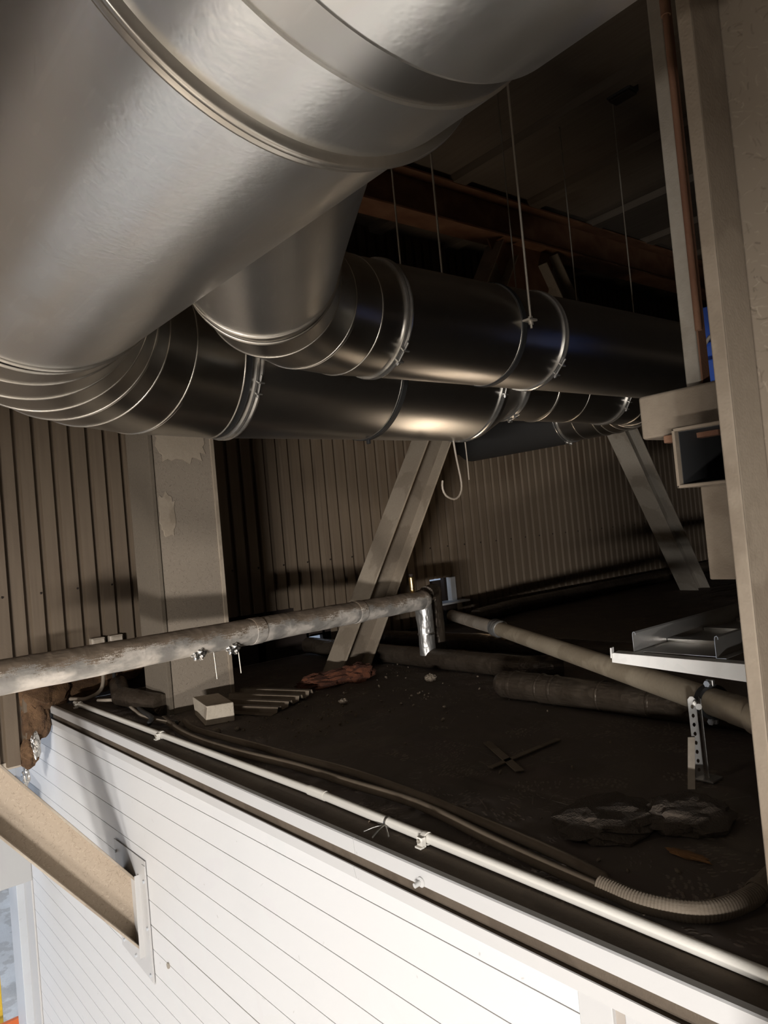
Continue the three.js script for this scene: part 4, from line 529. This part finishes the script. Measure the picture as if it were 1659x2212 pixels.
{ // things beyond the back wall and at the wall foot
  const bx = thing('shutter_box', 'pale grey sheet metal casing behind the slanting beam at the left edge', 'casing', V(0.7, -1.82, -4.8)); part('casing', [box(0.2, 1.03, -1.82, -1.35, -5.1, -4.78, 0.004)], M.casing, bx);
  const yp = thing('yellow_post', 'yellow post at the lower left edge of the view', 'post', V(1.25, FLOOR, -7)); part('post', [box(1.12, 1.205, FLOOR, -2.6, -7.04, -6.96, 0.004)], M.yellow, yp); part('post_top', [box(1.12, 1.225, -2.72, -2.6, -7.06, -6.94, 0.006)], M.yellow, yp);
  const sg = thing('warning_sign', 'white sign with red disc at the lower left edge', 'sign', V(1.13, -3.3, -6.9)); part('board', [box(1.0, 1.19, -3.3, -3.0, -6.93, -6.92, 0.002)], M.white, sg); part('disc', [rod(V(1.115, -3.13, -6.921), V(1.115, -3.13, -6.915), 0.06, 32)], M.red, sg);
  const og = thing('orange_rail', 'orange rail low at the lower left corner', 'rail', V(1.2, -3.6, -6.7)); part('rail', [box(0.7, 1.3, -3.62, -3.56, -6.72, -6.68, 0.004)], M.orange, og);
  { const g = struct('added_wall_yard'); part('wall_panel', [box(-9, 12, FLOOR, 1.5, -11.8, -11.6, 0)], M.trimGrey, g); }  // added wall beyond the yard, dims the sky behind the openings
  const f = thing('wall_frame', 'pale folded sheet frame around a small opening at the foot of the back wall', 'frame', V(4.2, -0.62, WZ)); part('frame_side', [box(4.30, 4.36, -0.62, -0.42, WZ - 0.02, WZ + 0.03, 0.003)], M.trimGrey, f); part('frame_sill', [box(4.05, 4.42, -0.63, -0.615, WZ - 0.05, WZ + 0.12, 0.002)], M.trimGrey, f);
  const bl = thing('hanging_case', 'blue plastic boxes stacked behind the grey post at right', 'box', V(3.0, 0.48, -1.37)); for (const [y0, y1] of [[0.655, 0.785], [0.585, 0.642], [0.485, 0.572]]) part('case', [box(2.925, 3.12, y0, y1, -1.475, -1.26, 0.006, 2)], M.blue, bl); part('hanging_rod', [rod(V(3.0, 0.78, -1.42), V(3.0, CEIL, -1.42), 0.005, 8), rod(V(3.0, 0.49, -1.40), V(3.0, 0.78, -1.40), 0.02, 8)], M.rodM, bl);
  part('cable_hook', [tube([V(2.92, 0.625, -1.46), V(2.91, 0.635, -1.44), V(2.91, 0.66, -1.415), V(2.91, 0.65, -1.385), V(2.92, 0.61, -1.37)], 0.007, 8)], M.cableWhite, bl);
  const ml = thing('ceiling_lamp', 'small dark lamp under the ceiling left of the grey post', 'lamp', V(3.93, CEIL - 0.08, -2.28)); part('lamp_body', [box(3.88, 3.98, CEIL - 0.06, CEIL, -2.36, -2.2, 0.01, 2)], M.gasket, ml); part('lamp_lens', [box(3.89, 3.97, CEIL - 0.075, CEIL - 0.058, -2.35, -2.21, 0.006)], M.dark, ml);
}
{ // unseen lamps placed for the light they give
  const KEYS = [[KEY, 'upper unseen lamp on a tall stand left of the view, lighting the white wall', 0.6, 1.2, 0.168], [KEY2, 'lower unseen lamp on a short stand left of the view, lighting pipe undersides', 0.45, 0.9, 0.22]];
  for (const [KEY, label, hd, hl, hv] of KEYS) {
  const t = thing('unseen_floodlight', label, 'lamp', V(KEY.pos.x, FLOOR, KEY.pos.z)); const d = KEY.target.clone().sub(KEY.pos).normalize(), [u, v] = frameOf(d); const c = KEY.pos.clone().addScaledVector(d, -0.03);
  part('lamp_face', [obox(c, u, v, d, KEY.w, KEY.h, 0.012, 0.002)], M.lampGlow, t); part('housing', [obox(c.clone().addScaledVector(d, -0.06), u, v, d, KEY.w + 0.04, KEY.h + 0.04, 0.1, 0.01)], M.gasket, t); part('unseen_hood', [obox(KEY.pos.clone().addScaledVector(d, hd).addScaledVector(v, hv), u, v, d, 3.4, 0.02, hl, 0.004)], M.gasket, t); part('stand', [rod(V(c.x - 0.1, FLOOR, c.z), V(c.x - 0.1, c.y - 0.25, c.z), 0.02, 10), rod(V(c.x - 0.4, FLOOR, c.z - 0.3), V(c.x - 0.1, c.y - 0.9, c.z), 0.015, 8), rod(V(c.x - 0.4, FLOOR, c.z + 0.3), V(c.x - 0.1, c.y - 0.9, c.z), 0.015, 8), rod(V(c.x + 0.3, FLOOR, c.z), V(c.x - 0.1, c.y - 0.9, c.z), 0.015, 8)], M.dark, t);  // wide hood out of view, placed to keep light off the upper surfaces
  }
  { const h = thing('unseen_strip_light', 'unseen strip light in a roof deck gap behind the dark pipes, lighting duct undersides', 'lamp', V(GAP.x, GAP.y - 0.06, GAP.z)); part('lamp_face', [box(GAP.x - 0.06, GAP.x + 0.06, GAP.y, GAP.y + 0.008, GAP.z - 0.4, GAP.z + 0.4, 0.001)], M.lampGlow, h); part('housing', [box(GAP.x - 0.1, GAP.x + 0.1, GAP.y - 0.08, GAP.y, GAP.z - 0.43, GAP.z + 0.43, 0.005)], M.white, h); }
  [...BAYS, ...LOWS].forEach(([x, y, z], i) => { const h = thing('unseen_hall_lamp', ['unseen long hall lamp behind the camera, middle one, lighting the roof deck', 'unseen long hall lamp left of the camera, lighting the corrugated wall end', 'unseen long hall lamp farthest behind the camera, lighting the hall', 'unseen low lamp left of the white wall, brightening floor and lower wall'][i], 'lamp', V(x, y, z)); part('lamp_face', [box(x - 0.6, x + 0.6, y - 0.005, y + 0.005, z - 0.15, z + 0.15, 0.001)], M.lampGlow, h); part('housing', [box(x - 0.62, x + 0.62, y + 0.005, y + 0.1, z - 0.17, z + 0.17, 0.01)], M.steelGrey, h); part('hanger_wire', [rod(V(x - 0.5, y + 0.1, z), V(x - 0.5, CEIL, z), 0.004, 6), rod(V(x + 0.5, y + 0.1, z), V(x + 0.5, CEIL, z), 0.004, 6)], M.rodM, h); });
}
renderer.render(scene, camera);
